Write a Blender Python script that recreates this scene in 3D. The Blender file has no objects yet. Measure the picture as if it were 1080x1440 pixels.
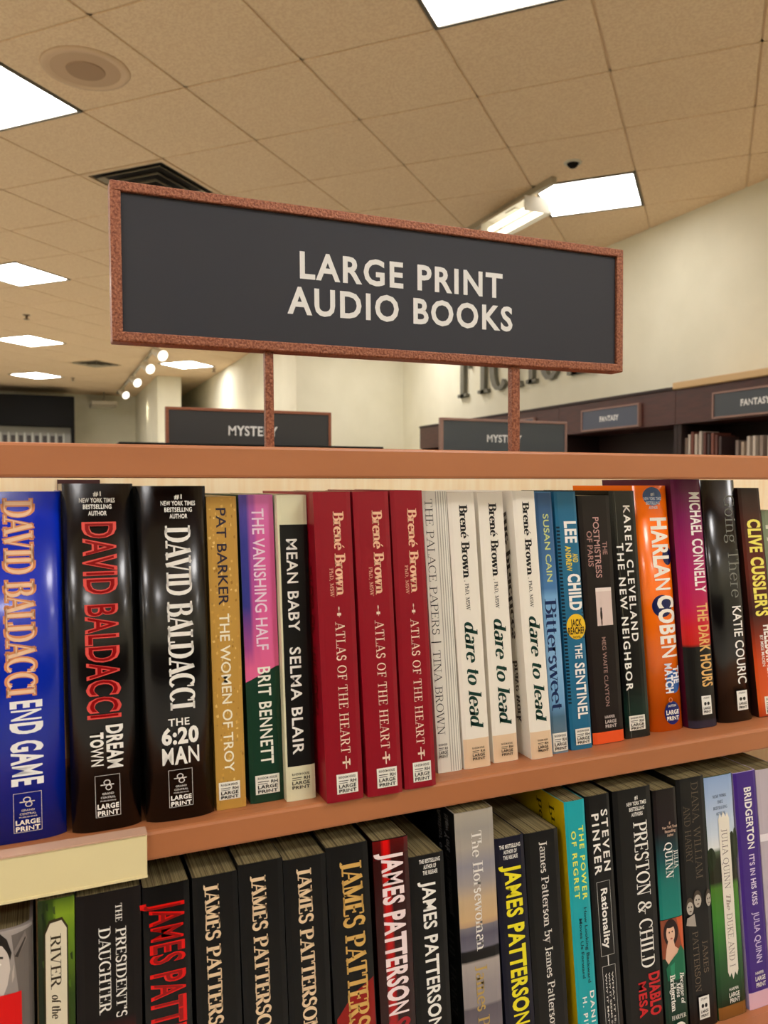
import bpy, math, random
from mathutils import Vector, Matrix
random.seed(7)
SC = bpy.context.scene
COL = SC.collection
Z0 = 1.50                       # eye height; all "z" below are relative to it
R = math.radians

# ---------------------------------------------------------------- camera
cam = bpy.data.cameras.new('camera'); cam_o = bpy.data.objects.new('camera', cam); COL.objects.link(cam_o)
cam.sensor_fit = 'VERTICAL'; cam.sensor_height = 36.0; cam.sensor_width = 27.0
cam.lens = 1115.7 / 1440 * 36.0
cam.clip_start = 0.02; cam.clip_end = 100
yaw, pitch, roll = R(23.31), R(-1.96), R(0.06)
cam_o.matrix_world = (Matrix.Translation((0, 0, Z0)) @ Matrix.Rotation(-yaw, 4, 'Z')
                      @ Matrix.Rotation(math.pi / 2 + pitch, 4, 'X') @ Matrix.Rotation(-roll, 4, 'Z'))
cam.dof.use_dof = True; cam.dof.focus_distance = 0.72; cam.dof.aperture_fstop = 13.0
SC.camera = cam_o

# ---------------------------------------------------------------- world, exposure
W = bpy.data.worlds.new('world'); SC.world = W; W.use_nodes = True
W.node_tree.nodes['Background'].inputs[0].default_value = (1, .9, .75, 1)
W.node_tree.nodes['Background'].inputs[1].default_value = 0.3
SC.view_settings.view_transform = 'Standard'; SC.view_settings.look = 'None'
SC.view_settings.exposure = 0.0; SC.view_settings.gamma = 1.0
SC.view_settings.use_curve_mapping = False
PANEL = 20.0                    # radiance of the ceiling light panels
SC.cycles.max_bounces = 8; SC.cycles.diffuse_bounces = 5; SC.cycles.glossy_bounces = 3
SC.cycles.sample_clamp_indirect = 4.0

# ---------------------------------------------------------------- materials
def lin(h):
    if isinstance(h, str):
        h = h.lstrip('#'); c = [int(h[i:i + 2], 16) / 255 for i in (0, 2, 4)]
    else:
        c = [v / 255 for v in h]
    return tuple(v / 12.92 if v <= .04045 else ((v + .055) / 1.055) ** 2.4 for v in c) + (1,)
MATS = {}
def mat(name, color=None, rough=.5, metal=0, coat=0, emit=0, attr=False, spec=.5):
    if name in MATS: return MATS[name]
    m = bpy.data.materials.new(name); m.use_nodes = True; MATS[name] = m
    b = m.node_tree.nodes['Principled BSDF']
    if color is not None: b.inputs['Base Color'].default_value = lin(color)
    b.inputs['Roughness'].default_value = rough; b.inputs['Metallic'].default_value = metal
    b.inputs['Coat Weight'].default_value = coat; b.inputs['Coat Roughness'].default_value = .08
    b.inputs['Specular IOR Level'].default_value = spec
    if emit:
        b.inputs['Emission Color'].default_value = lin(color); b.inputs['Emission Strength'].default_value = emit
    if attr:
        a = m.node_tree.nodes.new('ShaderNodeAttribute'); a.attribute_name = 'Col'
        m.node_tree.links.new(a.outputs['Color'], b.inputs['Base Color'])
    return m
def noisy(m, c1, c2, scale, bump=0, bscale=None, stretch=(1, 1, 1), detail=4, lo=.35, hi=.65, dist=.001):
    nt = m.node_tree; N = nt.nodes; L = nt.links; b = N['Principled BSDF']
    tc = N.new('ShaderNodeTexCoord'); mp = N.new('ShaderNodeMapping'); mp.inputs['Scale'].default_value = stretch
    L.new(tc.outputs['Object'], mp.inputs[0])
    n = N.new('ShaderNodeTexNoise'); n.inputs['Scale'].default_value = scale; n.inputs['Detail'].default_value = detail
    L.new(mp.outputs[0], n.inputs[0])
    r = N.new('ShaderNodeValToRGB'); r.color_ramp.elements[0].position = lo; r.color_ramp.elements[1].position = hi
    r.color_ramp.elements[0].color = lin(c1); r.color_ramp.elements[1].color = lin(c2)
    L.new(n.outputs['Fac'], r.inputs[0]); L.new(r.outputs[0], b.inputs['Base Color'])
    if bump:
        n2 = N.new('ShaderNodeTexNoise'); n2.inputs['Scale'].default_value = bscale or scale; n2.inputs['Detail'].default_value = 3
        L.new(mp.outputs[0], n2.inputs[0])
        bp = N.new('ShaderNodeBump'); bp.inputs['Strength'].default_value = bump; bp.inputs['Distance'].default_value = dist
        L.new(n2.outputs['Fac'], bp.inputs['Height']); L.new(bp.outputs[0], b.inputs['Normal'])
    return m
M_wall = noisy(mat('cream_paint', rough=.85, spec=.2), '#dfdbc4', '#e5e1cb', 3)
M_tile = noisy(mat('ceiling_tile_mineral', rough=.95, spec=.1), '#e6caa6', '#f0d8b4', 90, bump=.9, bscale=110, lo=.4, hi=.6, dist=.003)
M_grid = mat('ceiling_grid_metal', '#dcc09a', .6)
M_floor = noisy(mat('carpet', rough=1, spec=.1), '#b2aea4', '#c0bcb2', 60)
M_lamp = mat('lamp_diffuser', '#f8f4f2', .5, emit=PANEL)
M_lamp_boosted = mat('lamp_diffuser_boosted', '#f8f4f2', .5, emit=PANEL * 2.0)  # same fixture, strength raised in front of the bookcase to brighten the spines
M_lamp_far = mat('lamp_diffuser_far', '#f8f4f2', .5, emit=PANEL * 1.35)
M_lamp_dimmed = mat('lamp_diffuser_dimmed', '#f8f4f2', .5, emit=PANEL * .5)  # same fixture, strength lowered beside the right wall to keep it from overexposing
M_lampframe = mat('lamp_frame', '#5b5648', .5)
M_tube = mat('bright_tube', '#fffaf0', .5, emit=2.0)
M_white = mat('white_enamel', '#cfc8b4', .4)
M_whited = mat('grey_enamel', '#a59b84', .5)
M_black = mat('matte_black', '#0d0c0a', .7, spec=.15)
M_slot = mat('dark_slot', '#1a140e', .9)
M_brown = noisy(mat('brown_laminate', rough=.42), '#a3653d', '#ab6c43', 14, bump=.04, bscale=300, stretch=(.3, 1, 1))
M_maple = noisy(mat('maple_laminate', rough=.5), '#f8dfb4', '#fdecc8', 26, stretch=(6, 6, .5))
M_cream = mat('cream_plastic', '#ddd0a0', .35)
M_copper = noisy(mat('hammered_copper_paint', rough=.38, metal=.35), '#6b3521', '#a0664a', 420, bump=.8, bscale=420, dist=.0012)
M_panel = mat('charcoal_panel', '#2d2f37', .5, spec=.3)
M_signface = mat('slate_sign_face', '#3a4148', .35)
M_navyface = mat('blue_grey_sign_face', '#434b5c', .35)
M_darkface = mat('black_sign_face', '#232326', .4)
M_letter = mat('white_vinyl', '#e2e2e0', .5)
M_darkwood = noisy(mat('dark_cherry_wood', rough=.4), '#3c1a14', '#48211a', 8, stretch=(1, 1, 6))
M_darkin = mat('dark_cherry_inside', '#24100c', .6)
M_pinkframe = mat('rose_brown_frame', '#8a6a5e', .45)
M_tanmould = mat('tan_moulding', '#c9a878', .5)
M_grey3d = mat('grey_letter_face', '#6c6a5c', .5)
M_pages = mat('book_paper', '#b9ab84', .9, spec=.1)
def page_lines(m):  # shade between pages and under the shelf, darkened into the cream paper colour
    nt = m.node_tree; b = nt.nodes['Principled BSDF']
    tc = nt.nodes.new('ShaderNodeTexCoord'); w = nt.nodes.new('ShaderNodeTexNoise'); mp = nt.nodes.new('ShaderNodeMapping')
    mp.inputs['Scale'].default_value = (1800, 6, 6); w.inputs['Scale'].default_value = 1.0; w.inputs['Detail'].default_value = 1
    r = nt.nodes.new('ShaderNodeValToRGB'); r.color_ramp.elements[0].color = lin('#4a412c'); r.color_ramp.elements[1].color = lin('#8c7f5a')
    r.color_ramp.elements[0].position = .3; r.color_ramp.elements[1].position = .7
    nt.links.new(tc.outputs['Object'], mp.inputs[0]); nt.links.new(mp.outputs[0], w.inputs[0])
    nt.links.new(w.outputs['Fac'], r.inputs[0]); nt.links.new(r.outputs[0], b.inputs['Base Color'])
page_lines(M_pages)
INK = {'gloss': mat('printed_ink_gloss', rough=.25, attr=True, coat=.12, spec=.45),
       'satin': mat('printed_ink_satin', rough=.4, attr=True, spec=.4),
       'matte': mat('printed_ink_matte', rough=.6, attr=True)}

# ---------------------------------------------------------------- object helpers
def link(name, me, m=None, parent=None, loc=None, rz=0):
    o = bpy.data.objects.new(name, me); COL.objects.link(o)
    if m is not None and me is not None and not me.materials: me.materials.append(m)
    if parent is not None: o.parent = parent
    if loc is not None: o.location = loc
    if rz: o.rotation_euler = (0, 0, rz)
    return o
def tag(o, label=None, cat=None, group=None, kind=None):
    if label: o['label'] = label
    if cat: o['category'] = cat
    if group: o['group'] = group
    if kind: o['kind'] = kind
    return o
def empty(name, loc, label, cat, group=None, rz=0):
    o = bpy.data.objects.new(name, None); COL.objects.link(o); o.location = loc; o.rotation_euler = (0, 0, rz)
    o.empty_display_size = .05
    return tag(o, label, cat, group)
class MB:
    def __init__(s): s.v = []; s.f = []
    def add(s, v, f):
        n = len(s.v); s.v += [tuple(p) for p in v]; s.f += [tuple(i + n for i in q) for q in f]; return s
    def box(s, x0, x1, y0, y1, z0, z1, c=0):
        if x0 > x1: x0, x1 = x1, x0
        if y0 > y1: y0, y1 = y1, y0
        if z0 > z1: z0, z1 = z1, z0
        if c <= 0:
            v = [(x, y, z) for z in (z0, z1) for y in (y0, y1) for x in (x0, x1)]
            return s.add(v, [(0, 2, 3, 1), (4, 5, 7, 6), (0, 1, 5, 4), (2, 6, 7, 3), (0, 4, 6, 2), (1, 3, 7, 5)])
        import bmesh
        bm = bmesh.new(); bmesh.ops.create_cube(bm, size=1)
        for q in bm.verts: q.co = Vector(((x0 + x1) / 2 + q.co.x * (x1 - x0), (y0 + y1) / 2 + q.co.y * (y1 - y0), (z0 + z1) / 2 + q.co.z * (z1 - z0)))
        bmesh.ops.bevel(bm, geom=bm.edges[:], offset=c, segments=2, affect='EDGES', profile=.5)
        bm.verts.index_update()
        s.add([q.co[:] for q in bm.verts], [[q.index for q in f.verts] for f in bm.faces]); bm.free(); return s
    def lathe(s, prof, n=24, cx=0, cy=0):
        v = []; f = []
        for r, z in prof:
            for i in range(n): a = 2 * math.pi * i / n; v.append((cx + r * math.cos(a), cy + r * math.sin(a), z))
        for k in range(len(prof) - 1):
            for i in range(n): j = (i + 1) % n; f.append((k * n + i, k * n + j, (k + 1) * n + j, (k + 1) * n + i))
        f.append(tuple(range(n))[::-1]); f.append(tuple((len(prof) - 1) * n + i for i in range(n)))
        return s.add(v, f)
    def tube(s, p, q, r, n=12, r2=None):
        p, q = Vector(p), Vector(q); d = (q - p).normalized(); a = d.orthogonal().normalized(); b = d.cross(a); r2 = r if r2 is None else r2
        v = []
        for c, rr in ((p, r), (q, r2)):
            for i in range(n): t = 2 * math.pi * i / n; v.append(c + a * math.cos(t) * rr + b * math.sin(t) * rr)
        f = [(i, (i + 1) % n, n + (i + 1) % n, n + i) for i in range(n)] + [tuple(range(n))[::-1], tuple(range(n, 2 * n))]
        return s.add(v, f)
    def mesh(s, name='mesh', smooth=False):
        me = bpy.data.meshes.new(name); me.from_pydata(s.v, [], s.f); me.update()
        if smooth: me.shade_smooth()
        return me
    def build(s, name, m, parent=None, loc=None, rz=0, smooth=False):
        return link(name, s.mesh(name, smooth), m, parent, loc, rz)

# ================================================================ lettering
# a small stroke-built serif alphabet: K thick, n thin, m medium line; a auto-contrast arc; A medium arc; s serif; o dot
SERIF = {
'A': (78, 'n8,0,40,100;K40,100,70,0;n20,34,58,34;s9,0;s70,0'), 'B': (70, 'K18,0,18,100;a36,76,22,22,90,-90;n18,98,36,98;n18,54,38,54;a38,28,25,26,90,-90;n18,2,38,2;s15,0;s15,100'),
'C': (76, 'a42,50,32,48,48,312;n68,98,68,70'), 'D': (84, 'K18,0,18,100;n18,98,38,98;n18,2,38,2;a38,50,34,48,90,-90;s15,0;s15,100'),
'E': (66, 'K18,0,18,100;n18,98,58,98;n18,2,60,2;n18,52,46,52;n58,98,58,78;n60,2,60,24;n46,42,46,62;s14,0;s14,100'),
'F': (62, 'K18,0,18,100;n18,98,57,98;n18,52,46,52;n57,98,57,76;n46,42,46,62;s18,0;s14,100'),
'G': (82, 'a42,50,32,48,48,300;K66,4,66,40;n54,42,78,42;n68,98,68,70'), 'H': (86, 'K18,0,18,100;K68,0,68,100;n18,51,68,51;s18,0;s18,100;s68,0;s68,100'),
'I': (38, 'K19,0,19,100;s19,0;s19,100'), 'J': (44, 'K26,10,26,100;a14,10,12,14,0,-140;s26,100'),
'K': (78, 'K18,0,18,100;n18,40,62,100;K34,58,66,0;s18,0;s18,100;s60,100;s68,0'), 'L': (64, 'K18,0,18,100;n18,2,58,2;n58,2,58,26;s14,0;s18,100'),
'M': (98, 'n16,0,16,100;K18,100,48,6;n48,6,78,100;K80,0,80,100;s16,0;s80,0;s12,100;s82,100'), 'N': (84, 'n16,0,16,100;K18,100,66,0;n68,0,68,100;s16,0;s14,100;s68,100'),
'O': (84, 'a42,50,33,48,0,360'), 'P': (66, 'K18,0,18,100;n18,98,36,98;a36,73,24,25,90,-90;n18,48,36,48;s18,0;s14,100'),
'Q': (84, 'a42,50,33,48,0,360;K46,8,76,-16'), 'R': (76, 'K18,0,18,100;n18,98,36,98;a36,74,23,24,90,-90;n18,50,36,50;K38,50,66,0;s18,0;s14,100;s68,0'),
'S': (60, 'A30,75,18,23,20,270;A30,27,20,25,90,-155;n50,98,50,72;n10,4,10,28'), 'T': (74, 'K37,0,37,100;n6,98,68,98;n6,98,6,74;n68,98,68,74;s37,0'),
'U': (82, 'K18,28,18,100;a41,27,23,27,180,360;n64,26,64,100;s18,100;s64,100'), 'V': (78, 'K10,100,40,0;n40,0,68,100;s10,100;s68,100'),
'W': (110, 'K8,100,32,0;n32,0,54,100;K54,100,78,0;n78,0,100,100;s8,100;s54,100;s100,100'), 'X': (78, 'K12,100,66,0;n12,0,64,100;s12,0;s66,0;s12,100;s64,100'),
'Y': (76, 'K10,100,38,48;n38,48,66,100;K38,0,38,50;s38,0;s10,100;s66,100'), '&': (88, 'a38,77,17,21,0,360;K26,64,70,2;a34,26,26,26,110,330;n58,12,76,50;s76,52'),
'a': (60, 'K46,0,46,44;a30,46,16,20,150,0;a28,18,18,18,0,360'), 'b': (66, 'K14,0,14,100;a34,33,20,31,0,360;s12,100'),
'c': (54, 'a32,33,22,31,45,315;o48,54,6'), 'd': (68, 'a28,33,20,31,0,360;K50,0,50,100;s46,100;s54,0'),
'e': (58, 'a30,33,22,31,0,315;n8,36,52,36'), 'é': (58, 'a30,33,22,31,0,315;n8,36,52,36;n26,76,42,96'),
'f': (40, 'K18,0,18,80;a32,80,14,19,180,60;n6,64,34,64;s18,0'), 'g': (60, 'a28,44,18,20,0,360;a30,-6,22,16,0,360;n12,26,12,8;n44,58,56,66'),
'h': (70, 'K16,0,16,100;a34,42,18,22,180,0;K52,0,52,42;s16,0;s52,0;s12,100'), 'i': (34, 'K17,0,17,66;o17,86,9;s17,0;s13,66'),
'k': (66, 'K16,0,16,100;n16,26,46,66;K28,40,52,0;s16,0;s12,100;s46,66;s54,0'), 'l': (32, 'K16,0,16,100;s16,0;s12,100'),
'm': (102, 'K16,0,16,66;a32,42,16,22,180,0;K48,0,48,44;a66,42,18,22,180,0;K84,0,84,44;s16,0;s48,0;s84,0;s12,66'),
'n': (70, 'K16,0,16,66;a34,42,18,22,180,0;K52,0,52,44;s16,0;s52,0;s12,66'), 'o': (60, 'a30,33,22,31,0,360'),
'p': (66, 'K16,-28,16,66;a34,33,20,31,0,360;s16,-28;s12,66'), 'r': (48, 'K16,0,16,66;a34,42,18,22,180,50;s16,0;s12,66'),
's': (46, 'A22,49,12,15,20,270;A22,18,14,16,90,-160'), 't': (40, 'K18,14,18,86;a31,14,13,13,180,300;n4,64,34,64'),
'u': (70, 'K16,22,16,66;a33,22,17,21,180,360;K52,0,52,66;s12,66;s48,66;s56,0'), 'v': (60, 'K8,66,30,0;n30,0,50,66;s8,66;s50,66'),
'w': (88, 'K8,66,26,0;n26,0,44,66;K44,66,62,0;n62,0,80,66;s8,66;s80,66'), 'y': (60, 'K8,66,30,0;n52,66,20,-28;s8,66;s50,66'),
',': (26, 'K12,10,8,-14'), '.': (24, 'o12,7,7'), '-': (40, 'm8,34,32,34'), '|': (40, 'n20,-10,20,100'), "'": (22, 'K11,100,10,72'),
'+': (50, 'n25,10,25,90;m10,50,40,50;o25,88,9'), ' ': (36, ''), '>': (60, 'n5,45,50,45;m36,20,36,70;o8,45,9'),
}
def serif_text(txt, K=.16, n=.05, m=.12, sp=1.0, shear=0, ser=.11):
    V = []; F = []; x0 = 0
    def quad(a, b, c, d):
        i = len(V); V.extend([a, b, c, d]); F.append((i, i + 1, i + 2, i + 3))
    def seg(p, q, w0, w1=None):
        w1 = w0 if w1 is None else w1; dx, dy = q[0] - p[0], q[1] - p[1]; l = math.hypot(dx, dy) or 1
        nx, ny = -dy / l / 2, dx / l / 2
        quad((p[0] + nx * w0, p[1] + ny * w0), (p[0] - nx * w0, p[1] - ny * w0), (q[0] - nx * w1, q[1] - ny * w1), (q[0] + nx * w1, q[1] + ny * w1))
    for ch in txt:
        wd, code = SERIF.get(ch, SERIF[' '])
        for c in [c for c in code.split(';') if c]:
            a = [float(t) / 100 for t in c[1:].split(',')]; k = c[0]
            if k in 'Knm':
                seg((x0 + a[0], a[1]), (x0 + a[2], a[3]), {'K': K, 'n': n, 'm': m}[k])
            elif k in 'aA':
                cx, cy, rx, ry, t0, t1 = a; t0 *= 100; t1 *= 100; N = max(6, int(abs(t1 - t0) / 22)); rx = max(rx, K * .5)
                P = []
                for i in range(N + 1):
                    t = R(t0 + (t1 - t0) * i / N); dx, dy = -rx * math.sin(t), ry * math.cos(t); l = math.hypot(dx, dy)
                    w = n + (K - n) * (abs(dy) / l) ** 1.6 if k == 'a' else n + (m * 1.15 - n) * math.sin(math.pi * min(max((i + .6) / (N + 1.2), 0), 1)) ** .5
                    c2, s2 = dy / l * w / 2, -dx / l * w / 2
                    px, py = x0 + cx + rx * math.cos(t), cy + ry * math.sin(t)
                    P.append(((px + c2, py + s2), (px - c2, py - s2)))
                for i in range(N): quad(P[i][0], P[i][1], P[i + 1][1], P[i + 1][0])
            elif k == 's':
                x, y = x0 + a[0], a[1]; e = ser + K * .5
                y0, y1 = (y, y + n) if y <= 0 else (y - n, y)
                quad((x - e, y0), (x + e, y0), (x + e, y1), (x - e, y1))
            elif k == 'o':
                r = a[2] * (.6 + K * 2.5); i0 = len(V)
                for i in range(8): t = i * math.pi / 4; V.append((x0 + a[0] + r * math.cos(t), a[1] + r * math.sin(t)))
                F.append(tuple(range(i0, i0 + 8)))
        x0 += wd / 100 * sp if ch != ' ' else wd / 100
    if shear: V = [(x + shear * y, y) for x, y in V]
    return V, F
_tc = {}
def sans_text(txt, off=.02, sp=1.0):
    cu = bpy.data.curves.new('text', 'FONT'); cu.body = txt; cu.offset = off; cu.space_character = sp; cu.resolution_u = 3
    cu.size = 1
    o = bpy.data.objects.new('text', cu); me = bpy.data.meshes.new_from_object(o)
    V = [(v.co.x, v.co.y) for v in me.vertices]; F = [tuple(p.vertices) for p in me.polygons]
    bpy.data.objects.remove(o); bpy.data.curves.remove(cu); bpy.data.meshes.remove(me)
    return V, F
def caph():
    if 'H' not in _tc:
        V, _ = sans_text('H', 0); _tc['H'] = max(v[1] for v in V)
    return _tc['H']
def heavy_text(txt, off, offm, gap):     # letter by letter: M, W, N and & have narrow counters and take a smaller offset
    def width(t):
        if ('w', t) not in _tc:
            V, _ = sans_text(t, 0); _tc[('w', t)] = max(v[0] for v in V)
        return _tc[('w', t)]
    V = []; F = []; x = 0
    for ch in txt:
        adv = width('H' + ch + 'H') - width('HH') if ch != ' ' else .3
        if ch != ' ':
            k = ('x', ch, off)
            if k not in _tc: _tc[k] = sans_text(ch, offm if ch in 'MWNmw&' else (off * .78 if ch in 'AERBSKGa' else off))
            v, f = _tc[k]; n = len(V); V += [(a + x, b) for a, b in v]; F += [tuple(i + n for i in q) for q in f]
        x += adv + gap
    return V, F
HEAVY = {'X': (.044, .011, .05), 'Xi': (.004, .0, .05), 'S': (.028, .011, .03), 'B': (.020, .010, .04)}
FONTS = {'S': (.024, 1.03), 's': (.010, 1.0), 'w': (.006, 1.25), 'W': (.020, 1.3), 'X': (.028, 1.10), 'M': (.0, 1.1), 'B': (.018, 1.06), 'Z': (.026, 1.15)}
SFONTS = {'R': dict(K=.15, n=.05), 'RB': dict(K=.22, n=.08, m=.16, ser=.09), 'RL': dict(K=.085, n=.04, m=.08), 'RI': dict(K=.2, n=.06, m=.15, shear=.22, ser=.05),
          'RN': dict(K=.16, n=.05, sp=.92, ser=.07), 'RO': dict(K=.30, n=.15, m=.24, ser=.10), 'RW': dict(K=.13, n=.045, sp=1.12)}
def text2d(txt, font):
    """vertices with cap height 1, baseline 0, length normalised 0..1 in a"""
    key = (txt, font)
    if key not in _tc:
        if font in FONTS or font in HEAVY:
            V, F = sans_text(txt, *FONTS[font]) if font not in HEAVY else heavy_text(txt, *HEAVY[font]); c = caph(); V = [(x, y / c) for x, y in V]
        else:
            V, F = serif_text(txt, **SFONTS[font])
        a0 = min(v[0] for v in V); a1 = max(v[0] for v in V)
        _tc[key] = ([((x - a0) / (a1 - a0), y) for x, y in V], F, a1 - a0)
    return _tc[key]
def flat_letters(name, lines, m, parent, place, thick=.0):
    """lines: (text, font, a0, a1, b0, b1); place(a,b)->xyz"""
    mb = MB()
    for txt, font, a0, a1, b0, b1 in lines:
        V, F, _ = text2d(txt, font)
        if not thick:
            mb.add([place(a0 + (a1 - a0) * x, b0 + (b1 - b0) * y, 0) for x, y in V], F)
        else:
            fr = [place(a0 + (a1 - a0) * x, b0 + (b1 - b0) * y, 0) for x, y in V]
            bk = [place(a0 + (a1 - a0) * x, b0 + (b1 - b0) * y, thick) for x, y in V]
            n = len(fr); ed = {}
            for f in F:
                for i in range(len(f)):
                    e = (f[i], f[(i + 1) % len(f)]); ed[e] = ed.get(e, 0) + 1
            side = [(a, b, b + n, a + n) for (a, b) in ed if (b, a) not in ed]
            mb.add(fr + bk, list(F) + side)
    return mb.build(name, m, parent)

# ================================================================ setting
CA = R(45.89); T = .61; H = 3.02 * T; OX, OY = -.7346, 6.0706
CXV = Vector((math.cos(CA), -math.sin(CA), 0)); CYV = Vector((math.sin(CA), math.cos(CA), 0))
def grid(i, j, z=H): return CXV * (OX + i) * T + CYV * (OY + j) * T + Vector((0, 0, Z0 + z))
HZ = Z0 + H
XR, YB, XL2, YF = 4.03, 8.75, 2.68, 17.2        # right wall, return wall, far right wall, far wall
XW, YN = -7.0, -4.0                               # left wall, wall behind the camera
def struct(name, mb, m, parent=None): return tag(mb.build(name, m, parent), kind='structure')
struct('floor', MB().box(XW - .2, XR + .2, YN - .2, YF + .2, -.1, 0), M_floor)
struct('wall_right', MB().box(XR, XR + .5, YN, YB, 0, HZ + .1), M_wall)
struct('wall_return', MB().box(XL2, XR + .5, YB, YB + .5, 0, HZ + .1), M_wall)
struct('wall_far_right', MB().box(XL2, XL2 + .5, YB + .5, YF, 0, HZ + .1), M_wall)
struct('wall_far', MB().box(XW, XL2 + .5, YF, YF + .5, 0, HZ + .1), M_wall)
struct('wall_left', MB().box(XW - .5, XW, YN, YF, 0, HZ + .1), M_wall)
struct('wall_behind', MB().box(XW, XR, YN - .5, YN, 0, HZ + .1), M_wall)
struct('wall_stub', MB().box(1.80, 2.20, 13.8, YF, 0, HZ - .005, .01), M_wall)
ceil = struct('ceiling', MB().box(XW - .5, XR + .5, YN - .5, YF + .5, HZ + .012, HZ + .12), mat('plenum', '#a08560', .9))

# camera test used only to decide which tiles get an object of their own
ci = cam_o.matrix_world.inverted()
def inview(p, mg=.04):
    q = ci @ p
    if q.z > -.1: return None
    x = q.x / -q.z * 1115.7 / 540; y = q.y / -q.z * 1115.7 / 720
    return -q.z if abs(x) < 1 + mg and abs(y) < 1 + mg else None
def inside(p, mg=.3):
    if not (XW - mg < p.x < XR + mg and YN - mg < p.y < YF + mg): return False
    return not (p.x > XL2 + mg and p.y > YB + mg)
lights = [(i, j) for i in range(-33, 8, 4) for j in range(-14, 28, 4)]
lights = [(i, j) for i, j in lights if inside(grid(i + .5, j + .5), -.5)]
# three of the far fixtures sit one bay off the regular pattern
lights = [t for t in lights if t not in ((-13, 10), (-17, 14))] + [(-12, 10)]
skip = {(t[0], t[1]) for t in lights} | {(-5, 0), (-14, 9)}
def lf_corner(i, j): return grid(i, j)
tile_me = MB().box(-T / 2 + .006, T / 2 - .006, -T / 2 + .006, T / 2 - .006, -.007, .010, .003).mesh('ceiling_tile')
tile_me.materials.append(M_tile)
near = []; rest = []
for i in range(-40, 20):
    for j in range(-24, 40):
        if (i, j) in skip: continue
        c = grid(i + .5, j + .5)
        if not inside(c): continue
        d = inview(c, .12)
        (near if d and d < 15 else rest).append((d or 99, i, j, c))
near.sort(key=lambda t: t[0]); rest += near[298:]; near = near[:298]
for d, i, j, c in near:
    link('ceiling_tile', tile_me, None, ceil, c, -CA)
mb = MB()
for d, i, j, c in rest:
    q = [c + CXV * a * (T / 2 - .005) + CYV * b * (T / 2 - .005) + Vector((0, 0, -.007)) for a, b in ((-1, -1), (-1, 1), (1, 1), (1, -1))]
    mb.add([v[:] for v in q] + [(v + Vector((0, 0, .014)))[:] for v in q], [(0, 1, 2, 3), (0, 4, 5, 1), (1, 5, 6, 2), (2, 6, 7, 3), (3, 7, 4, 0)])
tag(mb.build('distant_ceiling_tiles', M_tile, ceil), kind='stuff')
def runner(p, q):
    d = q - p; L = d.length
    o = MB().box(0, L, -.011, .011, -.001, .012).build('grid_runner', M_grid, ceil, p, math.atan2(d.y, d.x)); return o
for i in range(-34, 8):
    pts = [grid(i, j / 4) for j in range(-80, 140) if inside(grid(i, j / 4), .2)]
    if len(pts) > 2: runner(pts[0], pts[-1])
for j in range(-14, 34):
    pts = [grid(i / 4, j) for i in range(-150, 60) if inside(grid(i / 4, j), .2)]
    if len(pts) > 2: runner(pts[0], pts[-1])

# recessed light panels
frame_me = MB()
h = T / 2
for a in ((-h, h, -h, -h + .016), (-h, h, h - .016, h), (-h, -h + .016, -h + .016, h - .016), (h - .016, h, -h + .016, h - .016)):
    frame_me.box(a[0], a[1], a[2], a[3], -.012, .004)
frame_me = frame_me.mesh('frame'); frame_me.materials.append(M_lampframe)
diff_me = MB().box(-h + .014, h - .014, -h + .014, h - .014, -.006, .004).mesh('diffuser'); diff_me.materials.append(M_lamp)
LN = {(-1, -2): 'white square ceiling light panel cut off by the top edge of the photo',
      (-1, 2): 'white square ceiling light panel near the cream right wall, beside the wall washer',
      (-5, -2): 'large white square ceiling light panel at the upper left, below the round speaker',
      (-9, 2): 'white square ceiling light panel left of the sign, topmost of the three small left ones',
      (-13, 6): 'white square ceiling light panel left of the sign, middle of the three small left ones',
      (-17, 10): 'faint bluish-white ceiling light panel far left, lowest and smallest of the three',
      (-12, 10): 'white square ceiling light panel seen below the sign, left of its left post'}
for (i, j) in lights:
    c = grid(i + .5, j + .5)
    o = empty('ceiling_light', c, LN.get((i, j), 'square recessed ceiling light panel outside the photo or hidden behind the big sign'), 'light',
              'recessed ceiling light panels', -CA)
    link('frame', frame_me, None, o); d_ = link('diffuser', diff_me, None, o); d_.material_slots[0].link = 'OBJECT'
    d_.material_slots[0].material = M_lamp_boosted if c.y < .6 else M_lamp_far if c.y > 9.5 else (M_lamp_dimmed if i >= -1 and j >= 2 else M_lamp)

# air diffusers: nested square louvres
def vent(i, j, label):
    o = empty('air_diffuser', grid(i + .5, j + .5), label, 'vent', 'square ceiling air diffusers', -CA)
    h = T / 2
    MB().box(-.272, .272, -.272, .272, .004, .010).build('backing', M_slot, o)
    fm = MB()
    for a in ((-h + .006, h - .006, -h + .006, -.268), (-h + .006, h - .006, .268, h - .006), (-h + .006, -.268, -.268, .268), (.268, h - .006, -.268, .268)): fm.box(a[0], a[1], a[2], a[3], -.007, .008)
    fm.build('flange', M_grid, o)
    for k, (s, z0, z1) in enumerate(((.232, -.014, .0), (.165, -.022, -.006), (.100, -.030, -.012))):
        mb = MB(); t = .026
        for a in range(4):
            ca, sa = math.cos(a * math.pi / 2), math.sin(a * math.pi / 2)
            rr = lambda x, y, z: (x * ca - y * sa, x * sa + y * ca, z)
            v = [rr(-s, -s, z0), rr(s, -s, z0), rr(s - t, -s + t, z1 + .004), rr(-s + t, -s + t, z1 + .004),
                 rr(-s, -s, z0 + .003), rr(s, -s, z0 + .003), rr(s - t, -s + t, z1 + .008), rr(-s + t, -s + t, z1 + .008)]
            mb.add(v, [(0, 1, 2, 3), (4, 7, 6, 5), (0, 4, 5, 1), (2, 6, 7, 3)])
        mb.build('louvre', M_whited, o)
    MB().box(-.045, .045, -.045, .045, -.036, -.030).build('centre_plate', M_whited, o)
vent(-5, 0, 'square louvred ceiling vent with dark slots showing above the left end of the sign')
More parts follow.
